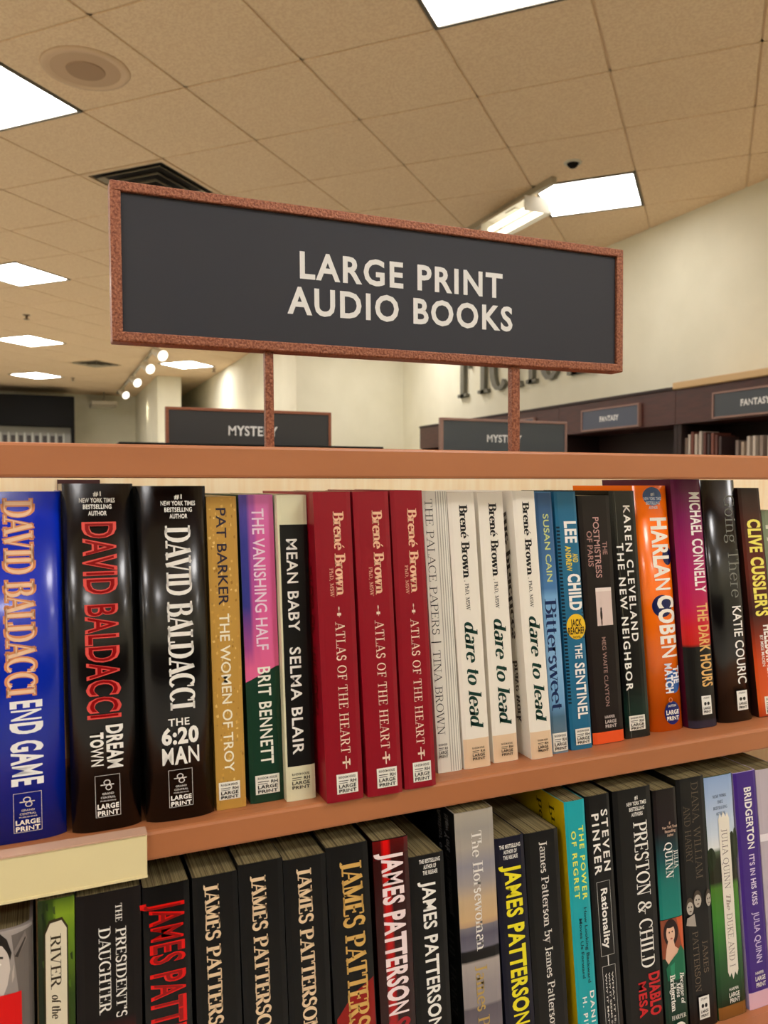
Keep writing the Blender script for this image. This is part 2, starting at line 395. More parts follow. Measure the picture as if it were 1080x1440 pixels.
vent(-14, 9, 'distant dark square ceiling vent left of the track spotlights')

# round ceiling speaker
o = empty('ceiling_speaker', grid(-3.5, -1.5, H - .007), 'round tan ceiling speaker with a darker centre, above the left light panel', 'speaker')
MB().lathe([(.19, 0), (.185, -.006), (.165, -.009), (.160, -.006)], 40).build('rim', mat('speaker_rim', '#d8bb98', .7), o, smooth=True)
MB().lathe([(.160, -.0055), (.10, -.008), (.084, -.008)], 40).build('grille', mat('speaker_grille', '#c6a888', .8), o)
MB().lathe([(.084, -.007), (.08, -.012), (.05, -.013)], 32).build('cone', mat('speaker_cone', '#a88a6c', .8), o)
# sprinklers and a small dome
def sprinkler(i, j, label, dome=False):
    o = empty('ceiling_dome' if dome else 'sprinkler_head', grid(i, j, H - .006), label, 'camera' if dome else 'sprinkler')
    if dome:
        MB().lathe([(.052, 0), (.050, -.006), (.034, -.010), (.034, -.004)], 28).build('ring', M_white, o, smooth=True)
        MB().lathe([(.034, -.004), (.030, -.018), (.018, -.030), (.006, -.034)], 24).build('dome', M_black, o, smooth=True)
    else:
        MB().lathe([(.04, 0), (.036, -.005), (.014, -.010)], 20).build('escutcheon', mat('brass_dark', '#5b4630', .5), o)
        MB().tube((0, 0, -.008), (0, 0, -.045), .012).build('stem', mat('brass_dark', '#5b4630', .5), o)
        MB().lathe([(.03, -.045), (.03, -.049), (.01, -.052)], 16).build('deflector', mat('brass_dark', '#5b4630', .5), o)
sprinkler(-.52, 1.55, 'small black ceiling dome in a white ring, above the right light panel', True)
sprinkler(-10.53, 4.56, 'dark sprinkler head on the ceiling between the two upper small left light panels')
sprinkler(-15.92, 11.25, 'tiny dark sprinkler head just right of the farthest small light panel')
sprinkler(-11.25, 11.3, 'tiny sprinkler head right of the light panel seen below the sign')

# track lights
def track(name, x, y0, y1, label):
    o = empty(name, (x, y0, HZ), label, 'track')
    MB().box(-.018, .018, 0, y1 - y0, -.045, -.008).build('rail', M_whited, o)
    return o
track('lighting_track', 2.83, 4.0, 7.4, 'white lighting track on the ceiling beside the right light panel')
track('lighting_track', 1.40, 10.0, 16.6, 'long white lighting track on the ceiling left of the sign post')
def spot(x, y, z, dx, label, power=0):
    o = empty('track_spotlight', (x, y, HZ - .045), label, 'spotlight', 'track spotlights')
    MB().tube((0, 0, 0), (0, 0, -.07), .012).build('arm', M_white, o)
    a = Vector((-dx * .05, .06, -.08)); b = Vector((dx * .03, -.10, -.16))
    MB().tube(a, b, .045, 18, .072).build('housing', M_white, o, smooth=False)
    d = (b - a).normalized()
    MB().tube(b + d * .001, b + d * .004, .068, 18).build('lens', M_tube, o)
    if power:
        ld = bpy.data.lights.new('spot_lamp', 'SPOT'); ld.energy = power; ld.spot_size = R(50); ld.spot_blend = .7; ld.color = (1, .88, .65); ld.shadow_soft_size = .06
        lo = bpy.data.objects.new('spot_lamp', ld); COL.objects.link(lo); lo.parent = o; lo.location = b + d * .02
        lo.rotation_euler = Vector((1, -.05, -.75)).to_track_quat('-Z', 'Y').to_euler()
for k, (y, nm) in enumerate(((10.5, 'first and largest of the white track spotlights below the left end of the sign'), (11.75, 'second white track spotlight below the left end of the sign, going away'),
                  (13.4, 'third white track spotlight, above the pale wall stub'), (15.3, 'farthest and lowest white track spotlight, left of the wall stub'))):
    spot(1.40, y, 0, 1, nm, 22)
# wall washer fixture on the right track
o = empty('wall_washer', (2.83, 4.45, HZ - .045), 'white wall-washer lamp with a glowing tube on the ceiling track, just above the sign', 'light fixture')
MB().box(-.02, .02, -.06, .06, -.03, 0, .004).build('mount', M_white, o)
mb = MB(); prof = [(-.10, -.05), (-.07, -.02), (-.02, -.012), (.05, -.03), (.12, -.10)]
for (a, b) in zip(prof, prof[1:]):
    mb.add([(a[0], -.26, a[1]), (b[0], -.26, b[1]), (b[0], .26, b[1]), (a[0], .26, a[1]),
            (a[0], -.26, a[1] - .006), (b[0], -.26, b[1] - .006), (b[0], .26, b[1] - .006), (a[0], .26, a[1] - .006)],
           [(0, 1, 2, 3), (7, 6, 5, 4), (0, 4, 5, 1), (2, 6, 7, 3), (1, 5, 6, 2), (0, 3, 7, 4)])
mb.build('reflector', M_white, o)
for a in (-.265, .258): MB().box(-.085, .10, a, a + .007, -.11, -.02).build('end_cap', M_white, o)
MB().tube((-.02, -.25, -.075), (-.02, .25, -.075), .018, 14).build('tube', M_tube, o)
MB().tube((.05, -.25, -.095), (.05, .25, -.095), .018, 14).build('tube', M_tube, o)

# exit-like wall unit on the far wall, black bulkhead and grille of the entrance
o = empty('wall_unit', (1.15, 16.6, Z0 + 1.60), 'white horizontal housing hung under the ceiling on the far wall', 'projector screen')
MB().box(-.24, .24, -.08, .60, -.05, .05, .01).build('casing', M_white, o)
MB().box(-.23, .23, -.095, -.081, -.055, -.02, .004).build('bottom_bar', M_whited, o)
MB().box(-.01, .01, .02, .04, .05, .235).build('hanger', M_whited, o)
o = empty('entrance_bulkhead', (-1.2, 16.0, Z0), 'black bulkhead over a grey slatted front at the far left', 'storefront')
MB().box(-2.2, 1.78, 0, 1.1, 1.09, 1.66, .01).build('bulkhead', M_black, o)
MB().box(1.72, 1.78, 0, 1.1, -Z0, 1.09).build('jamb', M_black, o)
MB().box(-2.2, 1.72, .25, .30, -Z0, 1.09).build('back_board', mat('storefront_grey', '#8f8d84', .6), o)
for k in range(26):
    x = 1.60 - k * .135
    MB().box(x - .105, x - .03, .235, .249, .35, .93, .004).build('dark_pane', mat('storefront_dark', '#2c2622', .4), o)
    MB().box(x - .022, x + .004, .215, .249, .30, .98, .003).build('mullion', mat('storefront_light', '#b9b7ab', .5), o)

# ================================================================ near bookcase
D = .58; ZS1 = -.248; ZS2 = -.535; XA, XB = -.62, 1.25
bc = empty('bookcase', (0, D, 0), 'brown laminate bookcase with a maple back, holding two rows of books', 'bookcase')
def bpart(name, x0, x1, y0, y1, z0, z1, m, c=0, parent=None):
    return MB().box(x0, x1, y0 - D, y1 - D, z0 + Z0, z1 + Z0, c).build(name, m, parent or bc)
bpart('top_rail', XA, XB, D, .593, .0050, .0287, M_brown, .0022)
bpart('top_board', XA, XB, .768, 1.02, .0100, .0287, M_brown, .0022)
bpart('back_panel', XA + .02, XB - .02, .768, .786, -1.42, .0100, M_maple)
bpart('shelf', XA + .02, XB - .02, .592, .768, ZS1 - .018, ZS1, M_brown, .0)
bpart('shelf_lip', XA + .02, XB - .02, D, .594, -.2695, ZS1 + .0002, M_brown, .0026)
bpart('shelf', XA + .02, XB - .02, .570, .768, ZS2 - .018, ZS2, M_brown, .0)
bpart('shelf_lip', XA + .02, XB - .02, .553, .572, ZS2 - .0215, ZS2 + .0002, M_brown, .0026)
bpart('shelf', XA + .02, XB - .02, .553, .768, -.85, -.828, M_brown, .002)
bpart('shelf', XA + .02, XB - .02, .553, .768, -1.15, -1.128, M_brown, .002)
bpart('plinth', XA, XB, .57, 1.01, -Z0, -1.42, M_brown)
bpart('side_panel', XA - .02, XA + .02, .602, 1.015, -1.42, .0050, M_brown)
bpart('side_panel', XB - .02, XB + .02, .602, 1.015, -1.42, .0050, M_brown)
bpart('rear_panel', XA + .02, XB - .02, 1.0, 1.012, -1.42, .0050, M_maple)
bpart('upright_slot', .0125, .0485, .7655, .7682, -.02, .0049, mat('slot_maroon', '#3a1010', .6))
# cream label holder clipped on the left of the lip
lh = empty('label_holder', (0, D, Z0), 'long cream plastic label holder clipped to the left end of the shelf edge', 'label holder')
MB().box(-.45, .0650, -.0035, -.0005, -.2785, -.2480, .0008).build('strip', M_cream, lh)
MB().box(-.45, .0650, -.0045, -.0030, -.2785, -.2768).build('lower_channel', M_cream, lh)
MB().box(-.45, .0650, -.0045, .0080, -.24775, -.2466).build('upper_clip', mat('clear_clip', '#c9a48c', .12), lh)

# sign
def sign(x0, x1, y, z0, z1, fr, label, mf, mfr, lines, posts=(), name='shelf_sign', zpost=0, group='hanging and standing aisle signs', depth=.022):
    o = empty(name, ((x0 + x1) / 2, y, Z0 + z0), label, 'sign', group)
    cx = (x0 + x1) / 2; w = x1 - x0; hh = z1 - z0
    mb = MB()
    for a in ((-w / 2, w / 2, 0, fr), (-w / 2, w / 2, hh - fr, hh)):
        mb.box(a[0], a[1], 0, depth, a[2], a[3], .0014)
    for a in ((-w / 2, -w / 2 + fr), (w / 2 - fr, w / 2)):
        mb.box(a[0], a[1], .0002, depth - .0002, fr - .001, hh - fr + .001, .0010)
    mb.build('frame', mfr, o)
    MB().box(-w / 2 + fr, w / 2 - fr, .004, depth - .004, fr, hh - fr).build('panel', mf, o)
    flat_letters('lettering', [(t, f, a0 - cx, a1 - cx, b0 - z0, b1 - z0) for t, f, a0, a1, b0, b1 in lines], M_letter, o, lambda a, b, k: (a, .0036 + k, b))
    for px, pw in posts:
        MB().box(px - cx - pw / 2, px - cx + pw / 2, depth / 2 - pw / 2, depth / 2 + pw / 2, zpost - z0, .0005, .001).build('post', mfr, o)
        MB().box(px - cx - pw * 1.6, px - cx + pw * 1.6, depth / 2 - pw * 1.2, depth / 2 + pw * 1.2, zpost - z0, zpost - z0 + .002).build('foot_plate', mfr, o)
    return o
s = sign(.0628, .6632, .79, .1372, .2875, .0098, 'large charcoal sign in a copper frame on two posts, white lettering',
     M_panel, M_copper, [('LARGE PRINT', 'Z', .2482, .4917, .2148, .2408), ('AUDIO BOOKS', 'Z', .2345, .5050, .1778, .2040)],
     posts=((.2157, .0088), (.5115, .0105)), zpost=.0287, name='aisle_sign')
s.rotation_euler = (0, R(-.35), 0)

# ================================================================ books
def printed(h): return tuple(max(v * .98 - .010, .0015) for v in lin(h)[:3]) + (1,)
class Book:
    def __init__(b, name, label, key, geo, hard, cover, ink='satin', group='books on the upper shelf', zb=ZS1, depth=.150, side=None, pages=None):
        x, y, w, h, s, yt, yb = geo
        b.w, b.h, b.s, b.yt, b.yb = w, h, s, yt, yb; b.ly = 0; b.ink = INK[ink]
        b.b = (.0058 if w > .03 else .004) if hard else .0009; b.e = 4.0 if hard else 9.0; b.n = 16 if hard else 8; b.hard = hard
        b.o = empty(name, (x, y, Z0 + zb + .0002), label, 'book', group)
        t = .0022 if hard else .0005; n = b.n
        pr = [(-w / 2, depth)] + [(x_, b.prof(x_)) for x_ in [-w / 2 + w * i / n for i in range(n + 1)]] + [(w / 2, depth)]
        inn = [(-w / 2 + t, depth)] + [(max(-w / 2 + t, min(w / 2 - t, x_ * (1 - 2 * t / w))), yy + t) for x_, yy in pr[1:-1]] + [(w / 2 - t, depth)]
        V = []; F = []; N = len(pr)
        for L_ in (pr, inn):
            for z in (0, h):
                V += [(px + s * z, py, z) for px, py in L_]
        for i in range(N - 1):
            F += [(i, i + 1, N + i + 1, N + i), (2 * N + i + 1, 2 * N + i, 3 * N + i, 3 * N + i + 1),
                  (N + i, N + i + 1, 3 * N + i + 1, 3 * N + i), (i + 1, i, 2 * N + i, 2 * N + i + 1)]
        F += [(0, N, 3 * N, 2 * N), (N - 1, 3 * N - 1, 4 * N - 1, 2 * N - 1)]
        me = bpy.data.meshes.new('cover'); me.from_pydata(V, [], F)
        ca = me.color_attributes.new('Col', 'FLOAT_COLOR', 'POINT')
        c = printed(cover)
        for d in ca.data: d.color = c
        if hard:
            for p in me.polygons: p.use_smooth = p.index % 4 == 0 and 3 < p.index // 4 * 4 < (N - 2) * 4
        b.cover = link('cover', me, b.ink, b.o)
        ins = .0035 if hard else .0003; y0 = (b.b + .003) if hard else .002
        V = [(px + s * z, py, z) for z in (ins, h - ins) for px, py in ((-w / 2 + t, y0), (w / 2 - t, y0), (w / 2 - t, depth - .004), (-w / 2 + t, depth - .004))]
        me = bpy.data.meshes.new('page_block'); me.from_pydata(V, [], [(3, 2, 1, 0), (4, 5, 6, 7), (0, 1, 5, 4), (1, 2, 6, 5), (2, 3, 7, 6), (3, 0, 4, 7)])
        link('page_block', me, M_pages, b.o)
    def prof(b, x):     # the spine is faceted; follow its facets exactly
        k = (x / b.w + .5) * b.n; i = max(0, min(b.n - 1, int(math.floor(k)))); f = min(1, max(0, k - i))
        g = lambda q: b.b * abs(2 * q / b.n - 1) ** b.e
        return g(i) * (1 - f) + g(i + 1) * f
    def cut(b, vs, fs, col):
        import bmesh
        bm = bmesh.new(); cl = bm.verts.layers.float_color.new('c')
        bv = []
        for k, v in enumerate(vs):
            q = bm.verts.new((v[0], v[1], 0)); q[cl] = col[k]; bv.append(q)
        for f in fs:
            try: bm.faces.new([bv[i] for i in f])
            except ValueError: pass
        lo = min(v[0] for v in vs); hi = max(v[0] for v in vs)
        for i in range(1, b.n):
            x = b.w * i / b.n
            if lo < x < hi: bmesh.ops.bisect_plane(bm, geom=bm.verts[:] + bm.edges[:] + bm.faces[:], plane_co=(x, 0, 0), plane_no=(1, 0, 0), dist=1e-7)
        bm.verts.index_update()
        r = ([(q.co.x, q.co.y) for q in bm.verts], [tuple(q.index for q in f.verts) for f in bm.faces], [tuple(q[cl]) for q in bm.verts])
        bm.free(); return r
    def P(b, u, t):
        x = u - b.w / 2; z = b.h - t
        return (x + b.s * z, b.prof(x) - .00006 * b.ly, z)
    def Q(b, a, t):     # left cover face; a = distance back from the spine
        z = b.h - t
        return (-b.w / 2 + b.s * z - .00006 * b.ly, a, z)
    def T(b, y): return b.h * (y - b.yt) / (b.yb - b.yt)
    def part(b, name, *items):
        V = []; F = []; C = []
        for n_it, it in enumerate(items):
            if n_it == 0 or name not in ('tick_print', 'stripe_print', 'leaf_print', 'gold_fleck_print'): b.ly += 1
            k = it[0]
            def put(vs, fs, col, m=b.P):
                col = [printed(c) for c in col] if isinstance(col, list) else [printed(col)] * len(vs)
                if m == b.P: vs, fs, col = b.cut(vs, fs, col)
                n = len(V); V.extend(m(*v) for v in vs); F.extend(tuple(i + n for i in f) for f in fs)
                C.extend(col)
            w = b.w
            if k == 't':        # vertical text, reading down
                _, txt, font, col, u0, u1, y0, y1 = it; tv, tf, _ = text2d(txt, font); t0, t1 = b.T(y0), b.T(y1)
                put([((u0 + (u1 - u0) * y) * w, t0 + (t1 - t0) * x) for x, y in tv], tf, col)
            elif k == 'ts':     # the same on the left cover face, metres back
                _, txt, font, col, u0, u1, y0, y1 = it; tv, tf, _ = text2d(txt, font); t0, t1 = b.T(y0), b.T(y1)
                put([(u0 + (u1 - u0) * y, t0 + (t1 - t0) * x) for x, y in tv], tf, col, b.Q)
            elif k == 'h':      # horizontal text
                _, txt, font, col, u0, u1, y0, y1 = it; tv, tf, _ = text2d(txt, font); t0, t1 = b.T(y0), b.T(y1)
                put([((u0 + (u1 - u0) * x) * w, t1 - (t1 - t0) * y) for x, y in tv], tf, col)
            elif k == 'g':      # graded band: [(y, col), ...] optionally across u
                _, stops, u0, u1 = it; us = [u0 + (u1 - u0) * i / 10 for i in range(11)]
                vs = []; cs = []
                for y, c in stops:
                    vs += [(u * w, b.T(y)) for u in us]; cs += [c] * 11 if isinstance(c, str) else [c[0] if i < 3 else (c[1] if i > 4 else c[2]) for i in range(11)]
                put(vs, [(r * 11 + i, (r + 1) * 11 + i, (r + 1) * 11 + i + 1, r * 11 + i + 1) for r in range(len(stops) - 1) for i in range(10)], cs)
            elif k == 'r':
                _, col, u0, u1, y0, y1 = it; us = [u0 + (u1 - u0) * i / 6 for i in range(7)]
                put([(u * w, b.T(y)) for y in (y0, y1) for u in us], [(i, 7 + i, 8 + i, i + 1) for i in range(6)], col)
            elif k == 'box':    # outline
                _, col, u0, u1, y0, y1, lw = it; t0, t1 = b.T(y0), b.T(y1); l = lw
                for (a0, a1, c0, c1) in ((u0 * w, u1 * w, t0, t0 + l), (u0 * w, u1 * w, t1 - l, t1), (u0 * w, u0 * w + l, t0, t1), (u1 * w - l, u1 * w, t0, t1)):
                    put([(a0, c0), (a0, c1), (a1, c1), (a1, c0)], [(0, 1, 2, 3)], col)
            elif k == 'p':
                _, col, pts = it; put([(u * w, b.T(y)) for u, y in pts], [tuple(range(len(pts)))], col)
            elif k == 'e':
                _, col, uc, yc, ru, ry = it; n = 28
                tc = b.T(yc); rt = b.T(yc + ry) - tc
                put([(uc * w + ru * w * math.cos(2 * math.pi * i / n), tc + rt * math.sin(2 * math.pi * i / n)) for i in range(n)], [tuple(range(n))], col)
            elif k == 'ring':
                _, col, uc, yc, ru, ry, lw = it; n = 24; tc = b.T(yc); rt = b.T(yc + ry) - tc; vs = []
                for rr in (1, 1 - lw): vs += [(uc * w + ru * rr * w * math.cos(2 * math.pi * i / n), tc + rt * rr * math.sin(2 * math.pi * i / n)) for i in range(n)]
                put(vs, [(i, (i + 1) % n, n + (i + 1) % n, n + i) for i in range(n)], col)
            elif k == 'sr':     # rectangle on the left cover face
                _, col, a0, a1, y0, y1 = it; put([(a, b.T(y)) for a, y in ((a0, y0), (a0, y1), (a1, y1), (a1, y0))], [(0, 1, 2, 3)], col, b.Q)
        me = bpy.data.meshes.new(name); me.from_pydata(V, [], F); 
        ca = me.color_attributes.new('Col', 'FLOAT_COLOR', 'POINT')
        if len(ca.data) == len(C):
            for d, c in zip(ca.data, C): d.color = c
        return link(name, me, b.ink, b.o)
    def label(b, u0, u1, y0, y1, bg='#e9e6da', fg='#2c2c2c', fill=True):
        du = u1 - u0; dy = y1 - y0; it = []
        if fill: it.append(('r', bg, u0, u1, y0, y1))
        it += [('h', 'RANDOM HOUSE', 'S', fg, u0 + du * .10, u1 - du * .10, y0 + dy * .10, y0 + dy * .22),
               ('r', fg, u0 + du * .1, u0 + du * .55, y0 + dy * .33, y0 + dy * .37), ('r', fg, u0 + du * .1, u0 + du * .5, y0 + dy * .44, y0 + dy * .47),
               ('h', 'RH', 'S', fg, u1 - du * .36, u1 - du * .08, y0 + dy * .30, y0 + dy * .46),
               ('h', 'LARGE', 'S', fg, u0 + du * .09, u1 - du * .09, y0 + dy * .53, y0 + dy * .70),
               ('h', 'PRINT', 'S', fg, u0 + du * .09, u1 - du * .09, y0 + dy * .77, y0 + dy * .93)]
        b.part('publisher_label', *it)
    def tall_label(b, u0, u1, y0, y1, bg='#ecebe4'):
        du = u1 - u0; dy = y1 - y0; um = (u0 + u1) / 2
        b.part('publisher_label', ('r', bg, u0, u1, y0, y1), ('h', 'LITTLE BROWN', 'S', '#333333', u0 + du * .2, u1 - du * .2, y0 + dy * .08, y0 + dy * .16),
               ('e', '#222222', um - du * .16, y0 + dy * .42, du * .13, dy * .09), ('e', '#222222', um + du * .16, y0 + dy * .42, du * .13, dy * .09),
               ('h', 'LARGE', 'S', '#222222', u0 + du * .14, u1 - du * .14, y0 + dy * .60, y0 + dy * .72), ('h', 'PRINT', 'S', '#222222', u0 + du * .14, u1 - du * .14, y0 + dy * .79, y0 + dy * .91))
    def gc_logo(b, u0, u1, y0, y1, fg='#d8d4d0'):
        du = u1 - u0; dy = y1 - y0; um = (u0 + u1) / 2
        b.part('publisher_label', ('box', fg, u0, u1, y0, y1, .0003), ('ring', fg, um - du * .02, y0 + dy * .18, du * .14, dy * .07, .3), ('ring', fg, um + du * .04, y0 + dy * .30, du * .13, dy * .07, .3),
               ('r', fg, um - du * .28, um + du * .25, y0 + dy * .22, y0 + dy * .245),
               ('h', 'GRAND', 's', fg, um - du * .22, um + du * .24, y0 + dy * .42, y0 + dy * .47), ('h', 'CENTRAL', 's', fg, um - du * .28, um + du * .30, y0 + dy * .51, y0 + dy * .56),
               ('h', 'PUBLISHING', 's', fg, um - du * .30, um + du * .32, y0 + dy * .60, y0 + dy * .63),
               ('h', 'LARGE', 'X', '#f2efe9', u0 + du * .07, u1 - du * .07, y0 + dy * .69, y0 + dy * .80), ('h', 'PRINT', 'X', '#f2efe9', u0 + du * .07, u1 - du * .07, y0 + dy * .85, y0 + dy * .96))
G = dict(
L1=(-0.0335,0.5770,0.0470,0.2381,0.0000,1311,1798),L2=(0.0037,0.5770,0.0232,0.2531,0.0042,1263,1769),L3=(0.0386,0.5770,0.0434,0.2508,0.0004,1253,1742),
L4=(0.0811,0.5770,0.0328,0.2480,-0.0136,1243,1711),L5=(0.1192,0.5770,0.0333,0.2481,-0.0255,1230,1685),L6=(0.1555,0.5770,0.0342,0.2512,-0.0339,1212,1662),
L7=(0.1909,0.5770,0.0342,0.2482,-0.0371,1205,1640),L8=(0.2299,0.5770,0.0351,0.2514,-0.0535,1188,1617),L9=(0.2663,0.5770,0.0309,0.2498,-0.0501,1180,1596),
L10=(0.2988,0.5770,0.0320,0.2305,-0.0545,1202,1579),L11=(0.3463,0.5770,0.0370,0.2599,-0.0596,1140,1554),L12=(0.3838,0.5770,0.0291,0.2311,-0.0777,1178,1536),
L13=(0.4163,0.5770,0.0348,0.2303,-0.0756,1170,1520),L14=(0.4552,0.5770,0.0221,0.2517,-0.0848,1127,1503),L15=(0.4819,0.5770,0.0265,0.2529,-0.0891,1119,1491),
L16=(0.5205,0.5770,0.0439,0.2528,-0.0871,1110,1475),L17=(0.5589,0.5770,0.0279,0.2463,-0.0869,1111,1459),L18=(0.5928,0.5770,0.0346,0.2524,-0.0941,1095,1446),
L19=(0.6303,0.5770,0.0366,0.2495,-0.1013,1092,1432),L20=(0.6686,0.5770,0.0297,0.2482,-0.1144,1086,1418),L21=(0.7012,0.5770,0.0326,0.2467,-0.1163,1082,1406),
U1=(-0.0166,0.5982,0.0585,0.2435,-0.0037,691,1184),U2=(0.0402,0.5948,0.0475,0.2489,-0.0153,680,1167),U3=(0.0920,0.5925,0.0496,0.2472,-0.0201,683,1152),
U4=(0.1302,0.5971,0.0225,0.2392,-0.0265,698,1137),U5=(0.1587,0.5990,0.0268,0.2404,-0.0331,696,1127),U6=(0.1843,0.5918,0.0237,0.2401,-0.0295,696,1125),
U7=(0.2155,0.5762,0.0304,0.2424,-0.0450,692,1126),U8=(0.2491,0.5750,0.0300,0.2426,-0.0524,691,1118),U9=(0.2815,0.5774,0.0283,0.2434,-0.0549,690,1108),
U10=(0.3208,0.5994,0.0230,0.2425,-0.0668,691,1086),U11=(0.3476,0.5988,0.0261,0.2413,-0.0745,693,1080),U12=(0.3787,0.6020,0.0252,0.2414,-0.0742,693,1072),
U13=(0.4136,0.5965,0.0229,0.2424,-0.0914,691,1067),U14=(0.4374,0.6015,0.0172,0.2410,-0.0891,693,1060),U15=(0.4620,0.6023,0.0238,0.2415,-0.0915,692,1054),
U16=(0.4962,0.6060,0.0366,0.2377,-0.0882,698,1046),U17=(0.5340,0.6085,0.0303,0.2418,-0.0986,691,1038),U18=(0.5782,0.6125,0.0422,0.2468,-0.1070,677,1029),
U19=(0.6196,0.6058,0.0379,0.2530,-0.1109,672,1024),U20=(0.6672,0.6075,0.0475,0.2524,-0.1266,676,1016),U21=(0.7122,0.6089,0.0301,0.2442,-0.1493,687,1008),
U22=(0.7480,0.6110,0.0330,0.2200,-0.1550,726,1002))
WH = '#f0ede6'
def bestseller(b, uc, y0, dy, col=WH, lines=('#1', 'NEW YORK TIMES', 'BESTSELLING', 'AUTHOR'), ws=(.11, .50, .40, .26), font='S'):
    b.part('blurb', *[('h', t, font, col, uc - w / 2, uc + w / 2, y0 + k * dy, y0 + k * dy + dy * .66) for k, (t, w) in enumerate(zip(lines, ws))])

# --- upper shelf
b = Book('hardcover_book', 'thick glossy blue hardcover with orange-edged serif letters, leftmost on the upper shelf', 'U1', G['U1'], True, '#1231ae', 'gloss')
b.part('author_name', ('t', 'DAVID BALDACCI', 'RO', '#d98f62', .37, .70, 700, 978), ('t', 'DAVID BALDACCI', 'RN', '#f0c9a6', .385, .685, 702, 976))
b.part('title', ('t', 'END GAME', 'X', '#f4f4f4', .42, .74, 984, 1104)); b.gc_logo(.42, .73, 1114, 1170)
b = Book('hardcover_book', 'thick glossy black hardcover with tall red outlined letters, right of the blue one', 'U2', G['U2'], True, '#161212', 'gloss')
bestseller(b, .48, 691, 9)
b.part('author_name', ('t', 'DAVID BALDACCI', 'X', '#e05650', .28, .71, 733, 1008), ('t', 'DAVID BALDACCI', 'Xi', '#8e1d20', .30, .69, 735, 1006))
b.part('title', ('t', 'DREAM', 'X', WH, .52, .74, 1018, 1079), ('t', 'TOWN', 'X', WH, .29, .46, 1027, 1074)); b.gc_logo(.33, .69, 1088, 1147)
b = Book('hardcover_book', 'thick black hardcover with white serif letters reading down and a stacked white title', 'U3', G['U3'], True, '#1b1615', 'gloss')
bestseller(b, .58, 695, 9)
b.part('author_name', ('t', 'DAVID BALDACCI', 'RB', WH, .38, .74, 738, 996))
b.part('title', ('h', 'THE', 'B', WH, .34, .65, 1008, 1018), ('h', '6:20', 'X', WH, .24, .78, 1022, 1043), ('h', 'MAN', 'X', WH, .24, .78, 1049, 1072)); b.gc_logo(.32, .67, 1080, 1133)
b = Book('paperback_book', 'mottled gold paperback with dark and white capitals, between black hardcover and pink-green paperback', 'U4', G['U4'], False, '#b98f45')
fl = []
for k in range(170):
    u = random.uniform(.02, .9); y = random.uniform(700, 1132); c = random.choice(['#d3aa5c', '#9c7433', '#c79b4b', '#a98446', '#e0bd73'])
    du = random.uniform(.04, .10); dy = random.uniform(1.5, 4); fl.append(('p', c, [(u, y), (u + du * .3, y + dy), (u + du, y + dy * .7), (u + du * .8, y - dy * .5)]))
b.part('gold_fleck_print', *fl)
b.part('author_name', ('t', 'PAT BARKER', 's', '#2d2a3c', .30, .62, 714, 849))
b.part('title', ('t', 'THE WOMEN OF TROY', 's', '#f1ead2', .30, .62, 861, 1084)); b.label(.08, .80, 1098, 1123)
b = Book('paperback_book', 'paperback with a pink and violet upper spine and a dark green lower spine', 'U5', G['U5'], False, '#1e3b2c')
b.part('upper_print', ('g', [(696, ('#5a4a9c', '#d878b4', '#a860a8')), (760, ('#3a3c8c', '#d0609c', '#a0509c')), (850, ('#343a88', '#d86098', '#b85094')), (910, ('#a04c8c', '#dc6496', '#d05e92')), (936, '#dc6492')], 0, 1),
       ('p', '#dc6492', [(0, 935.5), (0, 956), (1, 934), (1, 935.4)]))
b.part('title', ('t', 'THE VANISHING HALF', 's', '#e8cfe0', .36, .70, 715, 912)); b.part('author_name', ('t', 'BRIT BENNETT', 'B', '#ece9dc', .36, .72, 936, 1073)); b.label(.16, .88, 1088, 1115)
b = Book('paperback_book', 'slim cream paperback with a black band and white capitals, left of the red trio', 'U6', G['U6'], False, '#d9d5b4')
b.part('black_band', ('r', '#12100f', .06, 1.0, 737, 1076))
b.part('title', ('t', 'MEAN BABY', 'B', WH, .26, .62, 757, 886)); b.part('author_name', ('t', 'SELMA BLAIR', 'B', WH, .26, .62, 908, 1059)); b.label(.12, .86, 1083, 1110, bg='#d9d5b4')
for key, nm, x in (('U7', 'leftmost', 0), ('U8', 'middle', 0), ('U9', 'rightmost', 0)):
    b = Book('paperback_book', nm + ' of the three matching dark red paperbacks jutting over the shelf edge', key, G[key], False, '#8c1a28', 'satin', 'three matching dark red paperbacks')
    d = {'U7': 0, 'U8': -2, 'U9': -4}[key]
    b.part('author_name', ('t', 'Brené Brown', 'RB', '#eebf9d', .50, .78, 719 + d, 836 + d), ('t', 'PhD, MSW', 'R', '#e0a890', .34, .44, 797 + d, 838 + d))
    b.part('title', ('t', '>', 'R', '#f0d8c0', .45, .66, 851 + d, 866 + d), ('t', 'ATLAS OF THE HEART', 'RW', '#f0d8c0', .43, .68, 872 + d, 1058 + d * 3), ('t', '+', 'R', '#f0d8c0', .43, .68, 1062 + d * 3, 1080 + d * 3))
    b.label(.27, .85, 1087 + d * 4, 1115 + d * 4)
    if key == 'U7':
        b.part('front_cover_lettering', ('ts', 'ATLAS OF', 'S', '#5c1018', .010, .018, 795, 890), ('ts', 'THE HEART', 'S', '#5c1018', .010, .018, 905, 1010))
b = Book('paperback_book', 'white paperback with fine grey vertical stripes and thin black serif capitals', 'U10', G['U10'], False, '#e8e5da')
b.part('stripe_print', *[('r', '#a9a79c', u, u + .035, 691.5, 1085) for u in (.52, .62, .72, .82, .92)])
b.part('title', ('t', 'THE PALACE PAPERS', 'RL', '#2b2b2b', .08, .38, 702, 890), ('t', 'TINA BROWN', 'RL', '#2b2b2b', .06, .36, 912, 1032), ('r', '#2b2b2b', .02, .42, 900, 901.5)); b.label(.02, .46, 1042, 1066, bg='#e8e5da')
